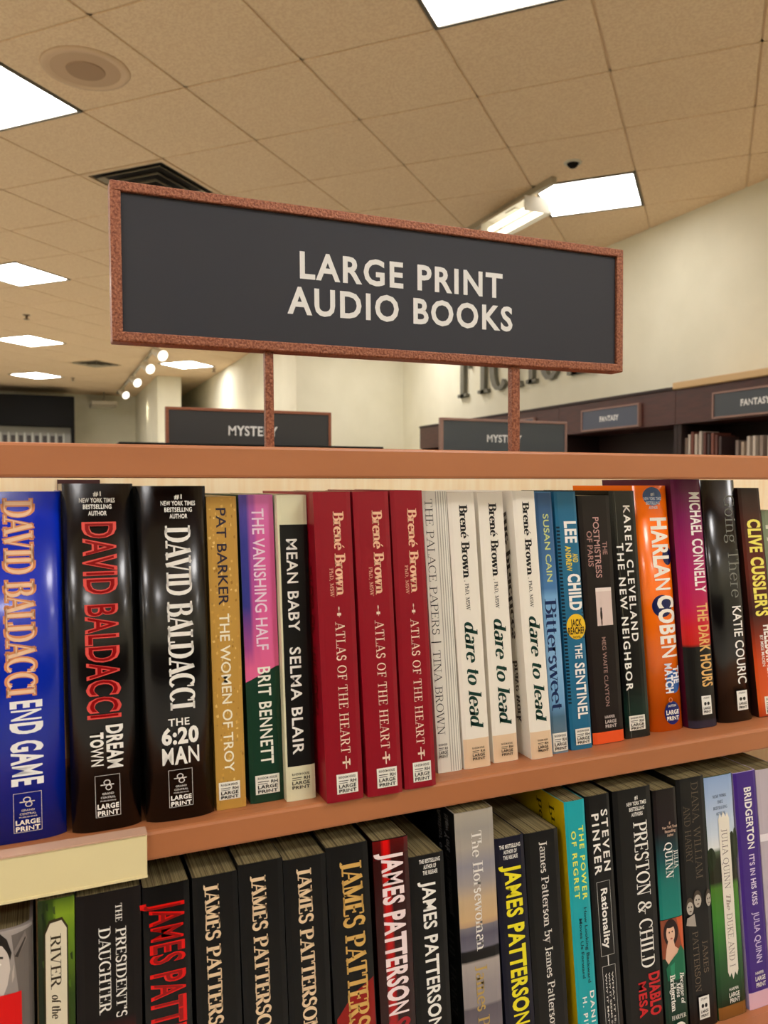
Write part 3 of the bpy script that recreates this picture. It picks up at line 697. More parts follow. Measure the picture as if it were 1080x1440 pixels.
for key, nm in (('U11', 'leftmost'), ('U12', 'middle'), ('U13', 'rightmost')):
    b = Book('paperback_book', nm + ' of the three matching cream paperbacks with a large dark green italic title', key, G[key], False, '#ebe5d8', 'satin', 'three matching cream paperbacks')
    d = {'U11': 0, 'U12': -2, 'U13': -4}[key]
    b.part('tan_band', ('r', '#dfc3a2', 0.01, .99, 1038 + d * 2.4, b.yb - .4))
    b.part('author_name', ('t', 'Brené Brown', 'RB', '#1d1d1d', .40, .70, 710 + d, 812 + d), ('t', ', PhD, MSW', 'R', '#3a3a3a', .44, .58, 815 + d, 857 + d))
    b.part('title', ('t', 'dare to lead', 'RI', '#183c34', .32, .80, 873 + d * 2, 1024 + d * 2.2)); b.label(.26, .84, 1048 + d * 2.6, 1070 + d * 2.8, bg='#dfc3a2')
    if key == 'U13':
        b.part('front_cover_lettering', ('ts', 'the practices', 'RI', '#4a4038', .012, .020, 720, 900), ('ts', 'brave work', 'RI', '#4a4038', .012, .020, 930, 1020))
b = Book('paperback_book', 'slim sky-blue paperback with a large navy serif title, between cream and teal paperbacks', 'U14', G['U14'], False, '#5a8cba')
b.part('sky_print', ('g', [(693.5, '#38587e'), (770, '#3f6690'), (826, '#4a78a8'), (838, '#76a6cf'), (930, '#86b2d6'), (990, '#6d9cc4'), (1008, '#4d6d84'), (1059.5, '#6f7f86')], 0, 1))
b.part('author_name', ('t', 'SUSAN CAIN', 's', '#c6cf7e', .36, .70, 723, 817)); b.part('title', ('t', 'Bittersweet', 'RN', '#20305a', .12, .82, 841, 999)); b.label(.04, .96, 1031, 1057)
b = Book('paperback_book', 'teal blue paperback with white block capitals and a yellow round badge', 'U15', G['U15'], False, '#28688a')
b.part('tick_print', *[('r', '#12222c', -.0 + .01, .14, 740 + k * 5.0, 742.6 + k * 5.0) for k in range(50)], *[('r', '#12323f', .9, .99, 810 + k * 5.0, 812.4 + k * 5.0) for k in range(18)])
b.part('author_name', ('t', 'LEE', 'X', WH, .38, .90, 733, 763), ('t', 'AND', 'S', '#e2cb3c', .66, .90, 778, 790), ('t', 'ANDREW', 'X', '#e2cb3c', .34, .58, 767, 802), ('t', 'CHILD', 'X', WH, .38, .92, 806, 857))
b.part('round_badge', ('e', '#e9bf30', .60, 880, .46, 18), ('h', 'JACK', 'X', '#3c2e10', .34, .86, 870, 879), ('h', 'REACHER', 'X', '#3c2e10', .20, 1.0, 881, 890), ('h', 'NOVEL', 's', '#3c2e10', .42, .78, 893, 896))
b.part('title', ('t', 'THE', 'S', WH, .46, .78, 904, 925), ('t', 'SENTINEL', 'S', WH, .40, .84, 931, 1010)); b.label(.20, .92, 1024, 1047)
b = Book('paperback_book', 'dark brown paperback with a small pale doorway picture and an orange foot band', 'U16', G['U16'], False, '#221b1a')
b.part('orange_band', ('r', '#e2582c', .0, 1.0, 1029, 1045.4))
b.part('title', ('t', 'THE', 's', '#a9817a', .68, .82, 762, 780), ('t', 'POSTMISTRESS', 's', '#c09690', .42, .60, 728, 812), ('t', 'OF PARIS', 's', '#a9817a', .20, .36, 747, 796))
b.part('doorway_picture', ('r', '#d8c3bb', .36, .86, 829, 879), ('r', '#eadcd4', .36, .86, 826, 831), ('e', '#2b2220', .50, 864, .035, 8), ('e', '#2b2220', .50, 856, .025, 3), ('e', '#3d2f2c', .50, 874, .02, 5))
b.part('author_name', ('t', 'MEG WAITE CLAYTON', 's', '#a08078', .46, .58, 895, 993))
b.part('publisher_label', ('h', 'HARPER', 's', '#cfc3bc', .40, .72, 1006, 1010), ('h', 'LARGE', 'S', '#cfc3bc', .40, .76, 1012.5, 1017), ('h', 'PRINT', 'S', '#cfc3bc', .40, .76, 1019, 1023.5))
b = Book('paperback_book', 'black book with widely spaced white capitals in two lines, left of the orange one', 'U17', G['U17'], False, '#151615', 'gloss')
b.part('green_fade', ('g', [(960, '#151615'), (1000, '#15302a'), (1037, '#12211e')], .02, .98), ('r', '#5a5a50', .20, .22, 692, 1037))
b.part('author_name', ('t', 'KAREN CLEVELAND', 'W', WH, .51, .76, 711, 901)); b.part('title', ('t', 'THE NEW NEIGHBOR', 'W', WH, .15, .40, 763, 970)); b.label(.16, .80, 1006, 1027)
b = Book('hardcover_book', 'bright orange hardcover with bold white capitals and navy circles', 'U18', G['U18'], True, '#f47216', 'gloss', depth=.10)
for e_ in (('e', '#3c5c94', .46, 692, .27, 13), ('e', '#1b2350', .80, 777, .17, 13), ('e', '#1b2350', .52, 848, .30, 16), ('e', '#2f5a9c', .70, 958, .22, 17)): b.part('circle_print', e_)
bestseller(b, .46, 687, 6.2, '#d8e2f0')
b.part('author_name', ('t', 'HARLAN', 'X', '#f6efe2', .36, .82, 722, 825), ('t', 'COBEN', 'X', '#f6efe2', .40, .88, 833, 922))
b.part('title', ('t', 'THE', 'X', '#e8ecf4', .70, .90, 936, 961), ('t', 'MATCH', 'X', '#e8ecf4', .44, .66, 931, 974))
b.part('publisher_label', ('e', '#1e2566', .58, 1003, .24, 17), ('ring', '#f08a50', .55, 984, .06, 3.5, .3), ('h', 'DUTTON', 's', WH, .46, .70, 991, 994), ('h', 'LARGE', 'X', WH, .39, .78, 999, 1005), ('h', 'PRINT', 'X', WH, .40, .77, 1008, 1013.5))
b = Book('hardcover_book', 'hardcover fading from purple through magenta and red to black, white and gold capitals', 'U19', G['U19'], True, '#4a1a30', 'satin', depth=.11)
b.part('fade_print', ('g', [(672.5, '#5e1c46'), (730, '#7c1c54'), (800, '#a81c60'), (850, '#bc2050'), (880, '#c8262e'), (903, '#c02822'), (908, '#1c1615'), (1012, '#171413'), (1014, '#2e2c3c'), (1023.5, '#2e2c3c')], 0.0, 1.0))
b.part('author_name', ('t', 'MICHAEL CONNELLY', 'S', WH, .46, .84, 690, 831)); b.part('title', ('t', 'THE DARK HOURS', 'S', '#e2b46e', .46, .84, 846, 965)); b.tall_label(.38, .72, 978, 1005)
b = Book('hardcover_book', 'thick glossy black hardcover with thin grey lettering, right of the purple-red one', 'U20', G['U20'], True, '#171312', 'gloss')
b.part('title', ('t', 'Going There', 'RL', '#77776f', .54, .88, 697, 840)); b.part('author_name', ('t', 'KATIE COURIC', 's', WH, .54, .80, 852, 962)); b.tall_label(.46, .78, 972, 1000)
b = Book('paperback_book', 'paperback fading from dark brown to orange with yellow capitals, near the right edge', 'U21', G['U21'], False, '#3a2420')
b.part('flame_print', ('g', [(687.5, '#33231f'), (745, '#4a221c'), (800, '#5e231c'), (860, '#3a1c18'), (890, '#7a2c1c'), (930, '#c8481e'), (985, '#d25a26'), (1007, '#a83c1c')], 0, 1))
b.part('author_name', ('t', "CLIVE CUSSLER'S", 'X', '#f0e468', .30, .86, 730, 865)); b.part('title', ('t', 'HELLBURNER', 'X', WH, .58, .98, 878, 952), ('t', 'BY MIKE MADEN', 's', WH, .36, .50, 892, 936)); b.label(.30, .98, 979, 1004)
b = Book('paperback_book', 'grey-green paperback cut off by the right edge of the photo on the upper shelf', 'U22', G['U22'], False, '#7f8a6e')
b.part('title', ('t', 'PALAZZO', 'S', '#cfd2bc', .12, .45, 745, 900)); b.part('yellow_print', ('g', [(800, '#7f8a6e'), (840, '#b8a860'), (1000, '#a89050')], .5, 1))
# a dark book lying behind the two black hardcovers is only the slot; nothing else stands there

# --- lower shelf
LG = 'books on the lower shelf'
def LB(name, label, key, hard, cover, ink='satin', **k): return Book(name, label, key, G[key], hard, cover, ink, LG, ZS2, **k)
b = LB('hardcover_book', 'book with a grey portrait of a man, leftmost on the lower shelf', 'L1', True, '#8d8580')
b.part('portrait_print', ('g', [(1312, '#a39a95'), (1500, '#7d7570'), (1797, '#4e4844')], 0, 1),
       ('p', '#6f6762', [(.72, 1320), (.99, 1316), (.99, 1500), (.84, 1500), (.80, 1400)]),
       ('p', '#cbbfb6', [(.30, 1326), (.50, 1322), (.62, 1330), (.68, 1346), (.70, 1366), (.66, 1388), (.58, 1408), (.46, 1424), (.30, 1428)]),
       ('p', '#2b2725', [(.28, 1312), (.56, 1313), (.66, 1324), (.72, 1344), (.70, 1354), (.66, 1342), (.60, 1332), (.48, 1327), (.28, 1328)]),
       ('p', '#38322f', [(.47, 1349), (.54, 1345), (.61, 1347), (.61, 1350), (.54, 1348.5), (.47, 1352)]), ('e', '#efe8e0', .54, 1357, .045, 2.2), ('e', '#2a2624', .545, 1357, .02, 2),
       ('p', '#8d7f76', [(.41, 1366), (.44, 1360), (.46, 1374), (.42, 1377)]), ('p', '#5a4a44', [(.40, 1389), (.47, 1387), (.53, 1388), (.47, 1393), (.40, 1393)]),
       ('p', '#b9aca3', [(.72, 1372), (.75, 1360), (.75, 1378), (.72, 1386)]),
       ('p', '#857b75', [(.74, 1344), (.90, 1318), (.92, 1330), (.80, 1352)]), ('p', '#3c3633', [(.76, 1350), (.90, 1326), (.905, 1329), (.80, 1352)]))
b.part('title_block', ('r', '#d8160c', .30, .84, 1400, 1560), ('t', 'THE LAST', 'X', '#7e0c08', .34, .44, 1416, 1540))
b = LB('paperback_book', 'green leafy paperback with a long cream title plate, second on the lower shelf', 'L2', False, '#35421f')
b.part('foliage_fade', ('g', [(1264, ('#26321a', '#4c6420', '#33441c')), (1286, ('#2c3a1c', '#7f9c2a', '#46601f')), (1312, ('#26301a', '#6a8a26', '#3a4c1e')), (1400, ('#20280f', '#33481c', '#26301a')), (1768, ('#1c2412', '#2c3c1a', '#20280f'))], 0, 1))
lv = []
for k in range(60):
    u = random.uniform(.02, .92); y = random.uniform(1266, 1760); c = random.choice(['#4c6a20', '#6f8f24', '#2b3a1c', '#243018', '#5c7a2c'] if u > .5 else ['#2b3a1c', '#243018', '#3c4c28', '#1e2616'])
    if y < 1310 and u > .5: c = random.choice(['#8aa828', '#7c9c24', '#a0b840'])
    lv.append(('p', c, [(u, y), (u + .03, y + 8), (u + .08, y + 10), (u + .07, y - 2)]))
b.part('leaf_print', *lv)
b.part('title_plate', ('p', '#3a3222', [(.16, 1308), (.30, 1292), (.66, 1290), (.82, 1304), (.82, 1760), (.16, 1760)]), ('p', '#d9cfb6', [(.20, 1310), (.33, 1296), (.64, 1294), (.78, 1306), (.78, 1755), (.20, 1755)]))
b.part('title', ('t', 'RIVER', 'R', '#3c3428', .34, .62, 1312, 1388), ('t', 'of the', 'RI', '#3c3428', .36, .60, 1396, 1430), ('t', 'GODS', 'R', '#3c3428', .34, .62, 1440, 1510))
b = LB('paperback_book', 'wide maroon-black paperback with two lines of white serif capitals, right of the green one', 'L3', False, '#1f1315')
b.part('title', ('t', 'THE', 'R', WH, .60, .70, 1272, 1297), ('t', "PRESIDENT'S", 'R', WH, .60, .76, 1305, 1432), ('t', 'DAUGHTER', 'R', WH, .34, .52, 1301, 1422))
b.part('red_glow', ('g', [(1430, '#1f1315'), (1480, '#5c1a18'), (1700, '#7a201c')], .1, .9))
b = LB('hardcover_book', 'black book with large bright red narrow capitals on the lower shelf', 'L4', False, '#171112', 'gloss')
b.part('author_name', ('t', 'JAMES PATTERSON', 'X', '#d81f1c', .16, .84, 1265, 1535), ('t', 'JAMES PATTERSON', 'Xi', '#8e1010', .20, .80, 1268, 1532))
JP = 'JAMES PATTERSON'
for key, lab, u0, u1, y0, y1 in (('L5', 'first of three matching black paperbacks with cream serif capitals, right of the red-lettered one', .26, .57, 1241, 1476), ('L6', 'second of three matching black paperbacks with cream serif capitals on the lower shelf', .28, .60, 1229, 1461),
                        ('L7', 'third of three matching black paperbacks with cream serif capitals, left of the gold-lettered one', .32, .64, 1219, 1451)):
    b = LB('paperback_book', lab, key, False, '#14110f'); b.part('author_name', ('t', JP, 'RB', '#e6c9a4', u0, u1, y0, y1)); b.part('title', ('t', 'THE MURDER OF', 'R', '#d8d0c0', .36, .56, 1480, 1640))
b = LB('paperback_book', 'black paperback with larger gold serif capitals and a red lower corner', 'L8', False, '#1a1614')
b.part('red_shape_print', ('p', '#8c2018', [(.05, 1425), (.45, 1395), (.98, 1378), (.98, 1600), (.05, 1600)])); b.part('author_name', ('t', JP, 'RB', '#d2a85e', .34, .82, 1210, 1490))
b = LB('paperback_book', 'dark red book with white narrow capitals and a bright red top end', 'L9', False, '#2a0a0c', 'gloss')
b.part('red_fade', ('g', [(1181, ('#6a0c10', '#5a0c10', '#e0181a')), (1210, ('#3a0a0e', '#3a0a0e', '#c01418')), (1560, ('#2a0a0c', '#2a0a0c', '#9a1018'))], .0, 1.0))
b.part('author_name', ('t', JP, 'X', '#f2dede', .24, .80, 1198, 1424)); b.part('title', ('t', 'SHADOW', 'X', '#a02028', .24, .80, 1430, 1560))
b = LB('paperback_book', 'shorter black paperback with white sans capitals and a blurb at the top', 'L10', False, '#15171a')
bestseller(b, .58, 1208, 8, WH, ('THE BESTSELLING', 'AUTHOR OF', 'THE RELEASE'), (.60, .36, .42))
b.part('author_name', ('t', JP, 'S', WH, .34, .70, 1238, 1446)); b.part('blue_fade', ('g', [(1440, '#15171a'), (1470, '#1f3a66'), (1570, '#24406c')], .02, .28))
b = LB('paperback_book', 'tall paperback with a grey and tan sky picture and a dark sea band', 'L11', False, '#8d857c', depth=.160)
b.part('sky_print', ('g', [(1140.5, '#a79f92'), (1165, '#9a958e'), (1190, '#a59c92'), (1215, '#8a8790'), (1240, '#9c9390'), (1262, '#c0a684'), (1290, '#c6a67c'), (1298, '#b49678'), (1300, '#77727a'), (1312, '#5b5866'), (1330, '#6c6874'), (1333, '#221f20'), (1346, '#1c1a1a'), (1350, '#a89e98'), (1380, '#958c8c'), (1410, '#8f8788'), (1414, '#615a62'), (1440, '#6d656c'), (1553, '#5a5358')], 0.0, 1.0))
b.part('front_cover', ('sr', '#14100f', .001, .155, 1141, 1553), ('ts', 'New York Times Bestselling', 'S', '#5c5a5a', .012, .020, 1150, 1290), ('ts', 'Author of Women', 'S', '#5c5a5a', .026, .033, 1150, 1260), ('ts', 'THE HORSE', 'R', '#5c5a5a', .012, .022, 1310, 1440))
b.part('title', ('t', 'The Horsewoman', 'R', '#ebe6df', .40, .66, 1168, 1334)); b.part('author_name', ('t', 'James Patterson', 'R', '#b79a5a', .34, .64, 1354, 1530))
b = LB('paperback_book', 'short navy-black paperback with bold yellow capitals', 'L12', False, '#14162a')
bestseller(b, .50, 1188, 7.5, WH, ('THE BESTSELLING', 'AUTHOR OF', 'THE RELEASE'), (.72, .46, .50))
b.part('author_name', ('t', JP, 'X', '#e8dc2c', .28, .80, 1216, 1440))
b = LB('paperback_book', 'short black paperback with thin white lower-case serif lettering, left of the yellow one', 'L13', False, '#1a1614')
b.part('title', ('t', 'James Patterson by James Patterson', 'R', '#e4dfd8', .42, .64, 1184, 1448))
b = LB('paperback_book', 'turquoise-spined paperback with a yellow front cover and yellow lettering', 'L14', False, '#22a0a8')
b.part('front_cover', ('sr', '#c0a410', .0006, .148, 1127.5, 1502), ('ts', 'Praise for the power of regret', 'R', '#3c3810', .016, .024, 1140, 1500), ('ts', 'how looking backward', 'R', '#3c3810', .036, .044, 1140, 1420))
b.part('title', ('t', 'THE POWER', 'W', '#e4e85a', .62, .84, 1162, 1265), ('t', 'OF REGRET', 'W', '#e4e85a', .24, .46, 1168, 1262))
b.part('subtitle', ('t', 'How Looking Backward', 's', '#123c44', .62, .76, 1276, 1382), ('t', 'Moves Us Forward', 's', '#123c44', .36, .50, 1290, 1374)); b.part('author_name', ('t', 'DANIEL', 'W', WH, .66, .86, 1394, 1460), ('t', 'H. PINK', 'W', WH, .28, .48, 1400, 1460))
b = LB('paperback_book', 'black paperback with a white-outlined title box and two lines of white capitals', 'L15', False, '#17171a')
b.part('author_name', ('t', 'STEVEN', 'W', WH, .60, .86, 1140, 1225), ('t', 'PINKER', 'W', WH, .20, .48, 1144, 1228))
b.part('title_box', ('box', '#d8d8d2', .22, .78, 1238, 1342, .0003), ('r', '#d8d8d2', .48, .52, 1342, 1356), ('box', '#d8d8d2', .22, .78, 1356, 1480, .0003))
b.part('title', ('t', 'Rationality', 'S', WH, .38, .64, 1248, 1332)); b.part('subtitle', ('t', 'WHAT IT IS,', 's', WH, .60, .66, 1366, 1440), ('t', 'WHY IT SEEMS SCARCE', 's', WH, .46, .52, 1366, 1470), ('t', 'WHY IT MATTERS', 's', WH, .32, .38, 1366, 1462))
b = LB('paperback_book', 'widest black paperback on the lower shelf, white serif names and a red title', 'L16', False, '#151112')
bestseller(b, .60, 1121, 7.5, WH, ('#1', 'NEW YORK TIMES', 'BESTSELLING', 'AUTHORS'), (.08, .52, .40, .30))
b.part('author_name', ('t', 'PRESTON & CHILD', 'R', WH, .48, .84, 1156, 1362)); b.part('title', ('t', 'DIABLO', 'X', '#c4282c', .66, .94, 1371, 1432), ('t', 'MESA', 'X', '#c4282c', .36, .56, 1380, 1430))
b = LB('paperback_book', 'slim paperback with a teal fade and a picture of a woman in a green dress', 'L17', False, '#1c1014')
b.part('teal_fade', ('g', [(1111.5, '#20141a'), (1170, '#241a20'), (1205, '#1d4a4e'), (1240, '#147068'), (1290, '#148074')], .02, .98))
b.part('portrait_print', ('r', '#8c4a34', .02, .98, 1291, 1345), ('p', '#c85c34', [(.70, 1291), (.98, 1291), (.98, 1345), (.86, 1330)]), ('r', '#1d3a2e', .02, .98, 1345, 1458),
       ('e', '#2e1a14', .42, 1310, .32, 19), ('e', '#e2b79c', .40, 1311, .19, 13), ('p', '#e0b49a', [(.30, 1318), (.50, 1318), (.56, 1330), (.74, 1336), (.62, 1352), (.28, 1356), (.12, 1345), (.18, 1332)]), ('e', '#2a1712', .40, 1298, .22, 5),
       ('e', '#4a2a20', .34, 1309, .03, 1.3), ('e', '#4a2a20', .47, 1308.4, .03, 1.3), ('e', '#b0564a', .42, 1318, .05, 1.2),
       ('p', '#1f6a4c', [(.12, 1358), (.30, 1350), (.64, 1340), (.80, 1330), (.96, 1340), (.98, 1372), (.70, 1378), (.16, 1376)]), ('p', '#2b8a66', [(.30, 1356), (.50, 1352), (.46, 1372), (.32, 1372)]))
bestseller(b, .62, 1156, 5.5, '#d0b09a', ('#1', 'New York Times', 'Bestselling', 'Author'), (.05, .66, .46, .28))
b.part('author_name', ('t', 'JULIA', 'R', WH, .72, .90, 1196, 1222)); b.part('author_name', ('t', 'QUINN', 'R', WH, .34, .66, 1184, 1234))
b.part('title', ('t', 'Because of', 'RI', WH, .68, .86, 1368, 1414), ('t', 'Miss', 'RI', WH, .50, .66, 1380, 1402), ('t', 'Bridgerton', 'RB', WH, .24, .46, 1368, 1420), ('h', 'HARPER', 'R', WH, .22, .86, 1426, 1432), ('e', WH, .55, 1445, .26, 8))
b = LB('paperback_book', 'dark brown-black paperback with dim serif names and small grey faces', 'L18', False, '#1b1613')
b.part('title', ('t', 'DIANA, WILLIAM', 'RL', '#6c5f50', .52, .76, 1101, 1236), ('t', 'AND HARRY', 'RL', '#6c5f50', .20, .42, 1132, 1212))
fc = []
for u, y, r in ((.22, 1274, .12), (.50, 1266, .13), (.90, 1268, .10)):
    fc += [('e', '#4a4038', u, y - 3, r * 1.15, 12), ('e', '#b5aca0', u, y, r, 9), ('e', '#3c342e', u - r * .4, y - 2, r * .2, 1.2), ('e', '#3c342e', u + r * .35, y - 2, r * .2, 1.2), ('e', '#6e5c54', u, y + 4, r * .35, 1)]
b.part('faces_print', *fc, ('p', '#a59c92', [(.08, 1286), (.34, 1282), (.38, 1300), (.04, 1296)]))
b.part('author_name', ('t', 'JAMES', 'RL', '#7c6c5a', .56, .74, 1322, 1368), ('t', 'PATTERSON', 'RL', '#7c6c5a', .22, .42, 1306, 1392)); b.tall_label(.30, .68, 1400, 1432)
b = LB('paperback_book', 'paperback with blue sky, trees and green lawn behind a long pale title plate', 'L19', False, '#23402a')
b.part('landscape_print', ('g', [(1092.5, '#8aa4cc'), (1130, '#a9bcd8'), (1170, '#c6d2e0'), (1190, '#dfe2e2'), (1196, '#5a6650'), (1206, '#2c2e20'), (1238, '#2a2a1e'), (1246, '#4c7a2c'), (1290, '#3f8030'), (1350, '#2c5a30'), (1400, '#1f3a26'), (1413, '#1c3020'), (1414.5, '#8a5c2c'), (1431.5, '#7c5228')], 0.01, .99),
       ('e', '#2a3322', .10, 1205, .14, 16), ('e', '#222a1c', .85, 1198, .14, 26), ('e', '#2e3826', .98, 1190, .08, 22))
b.part('blurb', *[('h', t, 'R', '#5a6478', .5 - w / 2, .5 + w / 2, 1118 + 8 * k, 1122 + 8 * k) for k, (t, w) in enumerate((('#1 NEW YORK', .5), ('TIMES', .2), ('BESTSELLING', .5), ('AUTHOR', .34)))])
b.part('title_plate', ('p', '#e6dfd0', [(.40, 1152), (.46, 1144), (.52, 1150), (.58, 1142), (.66, 1150), (.72, 1144), (.78, 1152), (.78, 1366), (.72, 1374), (.66, 1368), (.58, 1378), (.52, 1368), (.46, 1374), (.40, 1366)]))
b.part('author_name', ('t', 'JULIA QUINN', 'RL', '#5c4c50', .48, .68, 1166, 1250)); b.part('title', ('t', 'The', 'RI', '#a8988c', .50, .66, 1258, 1280), ('t', 'DUKE AND I', 'RL', '#7c7068', .48, .68, 1284, 1360))
b.part('publisher_label', ('h', 'HARPER', 's', WH, .40, .74, 1389, 1393), ('h', 'LARGE', 'S', WH, .38, .76, 1396, 1402), ('h', 'PRINT', 'S', WH, .40, .76, 1404, 1410))
b = LB('paperback_book', 'violet paperback with white capitals and a pale pink foot band', 'L20', False, '#b4a4cc')
b.part('violet_print', ('r', '#43287c', .0, 1, 1086.5, 1394)); b.part('pink_band', ('r', '#dcb4c4', 0, 1, 1394.5, 1417.5))
b.part('author_name', ('t', 'BRIDGERTON', 'S', WH, .42, .72, 1108, 1193), ('t', 'JULIA QUINN', 's', '#cdbfe0', .44, .70, 1282, 1354)); b.part('title', ('t', "IT'S IN HIS KISS", 'S', '#e0d4ea', .44, .66, 1201, 1272))
b.part('publisher_label', ('h', 'HARPER', 's', WH, .34, .72, 1366, 1370), ('h', 'LARGE', 'S', WH, .32, .78, 1373, 1379), ('h', 'PRINT', 'S', WH, .34, .78, 1382, 1388))
b = LB('paperback_book', 'pale lilac-grey paperback at the right edge of the photo on the lower shelf', 'L21', False, '#b9aeb6')
b.part('author_name', ('t', 'JULIA QUINN', 'R', '#7c6a84', .45, .75, 1130, 1260)); b.part('white_band', ('r', '#e6dfe2', .0, 1, 1170, 1180))

# ================================================================ bookcases behind
def far_case(x0, x1, y0, y1, zt, label):
    o = empty('low_bookcase', ((x0 + x1) / 2, y0, 0), label, 'bookcase'); w = (x1 - x0) / 2; d = y1 - y0; zt += Z0
    MB().box(-w, w, 0, d, zt - .025, zt, .003).build('top_board', M_black, o)
    for s in (-1, 1): MB().box(s * w, s * (w - .03), .01, d - .01, 0, zt - .025).build('side_panel', M_darkwood, o)
    MB().box(-w + .03, w - .03, d / 2 - .01, d / 2 + .01, .1, zt - .025).build('back_panel', M_darkwood, o)
    for k in range(4): MB().box(-w + .03, w - .03, .01, d - .01, .1 + k * .36, .125 + k * .36).build('shelf', M_darkwood, o)
    MB().box(-w + .01, w - .01, .03, d - .03, 0, .1).build('plinth', M_black, o)
far_case(.213, 1.077, 2.50, 3.20, .130, 'dark bookcase behind the near one, its black top edge showing, carrying the left mystery sign')
far_case(1.50, 2.30, 2.50, 3.20, .105, 'dark bookcase hidden behind the near one, under the right mystery sign')
sign(.398, 1.008, 2.84, .130, .2735, .011, 'black aisle sign for mystery books, behind the left post of the big sign', M_darkface, M_copper,
     [('MYSTERY', 'S', .618, .800, .1790, .2120)], name='category_sign', group='mystery section signs')
sign(1.468, 2.078, 2.83, .105, .2695, .011, 'slate grey aisle sign for mystery books, behind the right post of the big sign', M_signface, M_pinkframe,
     [('MYSTERY', 'S', 1.683, 1.850, .1760, .2050)], name='category_sign', group='mystery section signs')

# an unseen low bookcase added behind the camera: it only makes the dark part of the reflections in the glossy spines
far_case(-1.6, 2.4, -1.95, -1.45, -.26, 'unseen long low dark bookcase added behind the camera for the spine reflections')
# wall bookcases along the right wall, four-foot units
def wall_case(y0, y1, label, tan):
    o = empty('wall_bookcase', (3.65, y0, 0), label, 'bookcase', 'dark cherry wall bookcases'); L = y1 - y0 - .004; d = XR - 3.65 - .003; zt = .612 + Z0
    MB().box(.0, d, 0, L, zt - .235, zt - .02).build('fascia', M_darkwood, o)
    if tan: MB().box(-.03, d, 0, L, zt - .02, zt + .022, .006).build('cornice', M_tanmould, o)
    else: MB().box(-.012, d, 0, L, zt - .02, zt, .004).build('cornice', M_darkin, o)
    for y in (0, L - .03): MB().box(.02, d, y, y + .03, 0, zt - .235).build('side_panel', M_darkin, o)
    MB().box(d - .02, d - .001, .03, L - .03, .1, zt - .235).build('back_panel', M_darkin, o)
    for k in range(6): MB().box(.03, d - .02, .03, L - .03, .10 + k * .30, .125 + k * .30).build('shelf', M_darkwood, o)
    MB().box(.03, d, .03, L - .03, 0, .10).build('plinth', M_black, o)
ys = [1.42, 2.64, 3.86, 5.08, 6.30, 7.52]
lb = ['dark cherry wall bookcase at the right edge, nearest of the row and out of sight', 'dark cherry wall bookcase with a tan cornice, at the right edge of the photo',
      'dark cherry wall bookcase with a plain top, carrying the small blue-grey fantasy sign', 'dark cherry wall bookcase behind the right mystery sign', 'farthest dark cherry wall bookcase, its end showing left of the right mystery sign']
for k in range(5): wall_case(ys[k], ys[k + 1], lb[k], k < 2)
def wall_sign(yc, label, mf, letters_z, x=3.65, nm='FANTASY', hl=.10):
    o = empty('fantasy_sign', (x - .0005, yc, Z0 + .385), label, 'sign', 'fantasy signs on the wall bookcases')
    mb = MB(); w = .305; hh = .155; f = .011
    for a in ((-w, w, 0, f), (-w, w, hh - f, hh), (-w, -w + f, f, hh - f), (w - f, w, f, hh - f)): mb.box(-.024, 0, a[0], a[1], a[2], a[3])
    mb.build('frame', M_pinkframe, o); MB().box(-.018, -.002, -w + f, w - f, f, hh - f).build('panel', mf, o)
    flat_letters('lettering', [(nm, 'X', -hl, hl, .060, .094)], M_letter, o, lambda a, b, k: (-.0185, -a, b))
wall_sign(4.47, 'small blue-grey fantasy sign on the dark cherry fascia, right of the big sign', M_navyface, 0)
wall_sign(3.235, 'slate fantasy sign cut off by the right edge of the photo', M_signface, 0)
wall_sign(5.69, 'fantasy sign almost hidden behind the right post, above the right mystery sign', M_navyface, 0)

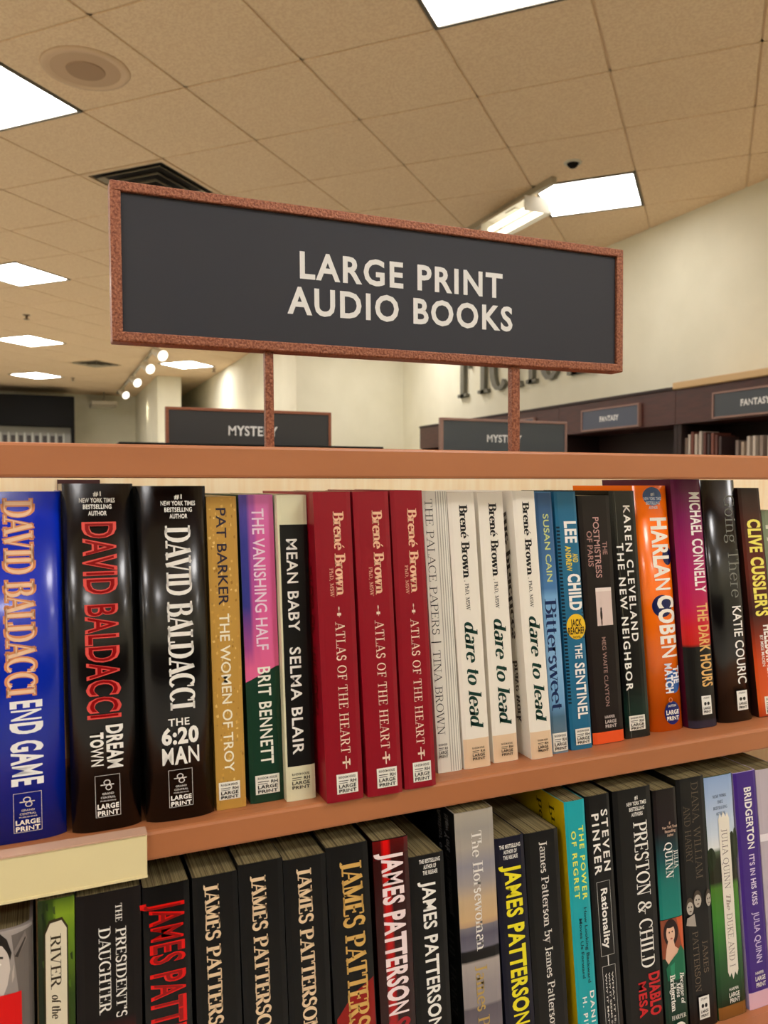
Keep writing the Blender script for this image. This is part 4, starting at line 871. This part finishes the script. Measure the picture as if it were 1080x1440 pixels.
# books standing in the wall bookcases (upper two shelves), small in view
cols = ['#8c7a70', '#5c2f26', '#b4a08c', '#3c2a28', '#7a4436', '#98867a', '#4c3a38', '#a8522f', '#6d6460', '#c9bcae']
random.seed(3); proto = None; nb = 0
lab_w = 'small spine-out book standing inside the dark cherry wall bookcases'
CN = {'#8c7a70': 'taupe', '#5c2f26': 'dark red', '#b4a08c': 'beige', '#3c2a28': 'black-brown', '#7a4436': 'rust', '#98867a': 'grey-brown', '#c9bcae': 'pale'}
ORD = 'first second third fourth fifth sixth seventh eighth ninth tenth eleventh twelfth thirteenth fourteenth fifteenth sixteenth'.split()
row = [(3.815, '#98867a', .165), (3.79, '#c9bcae', .185), (3.765, '#7a4436', .20), (3.735, '#c9bcae', .185), (3.70, '#c9bcae', .20),
       (3.665, '#5c2f26', .19), (3.635, '#3c2a28', .18), (3.605, '#7a4436', .185), (3.575, '#5c2f26', .17), (3.545, '#3c2a28', .16),
       (3.42, '#8c7a70', .13), (3.38, '#b4a08c', .12), (3.34, '#c9bcae', .15), (3.30, '#c9bcae', .15), (3.25, '#98867a', .15), (3.20, '#c9bcae', .145)]
for k, (yy, c, hgt) in enumerate(row):
    th = .020; zf = .10 + 5 * .30 + .025
    o = empty('shelved_book', (3.70, yy, zf + .0003), CN[c] + ' spine-out book, ' + ORD[k] + ' from the left in the tan-corniced wall bookcase', 'book', 'books in the wall bookcase')
    MB().box(0, .14, -th / 2, -th / 2 + .001, 0, hgt).box(0, .14, th / 2 - .001, th / 2, 0, hgt).box(0, .001, -th / 2, th / 2, 0, hgt).build('cover', mat('shelved_cover_' + c[1:], c, .5), o)
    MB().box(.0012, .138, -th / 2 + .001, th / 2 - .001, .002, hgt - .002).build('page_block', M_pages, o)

# big serif word on the right wall
fl = empty('wall_lettering', (XR, 7.30, Z0 + .90), 'large grey serif word mounted high on the cream right wall, mostly hidden by the sign', 'lettering')
wx = 0
for ch, y0, y1, hh in (('F', 7.33, 7.02, .66), ('i', 6.92, 6.72, .66), ('c', 6.68, 6.38, .66), ('t', 6.34, 6.12, .66), ('i', 6.06, 5.90, .66), ('o', 5.84, 5.54, .66), ('n', 5.46, 5.06, .66)):
    t, f = (ch, 'R')
    flat_letters('letter', [(t, f, 0, y0 - y1, 0, hh)], M_grey3d, fl, lambda a, b, k, y0=y0: (-.045 + k, y0 - 7.30 - a, b), thick=.042)
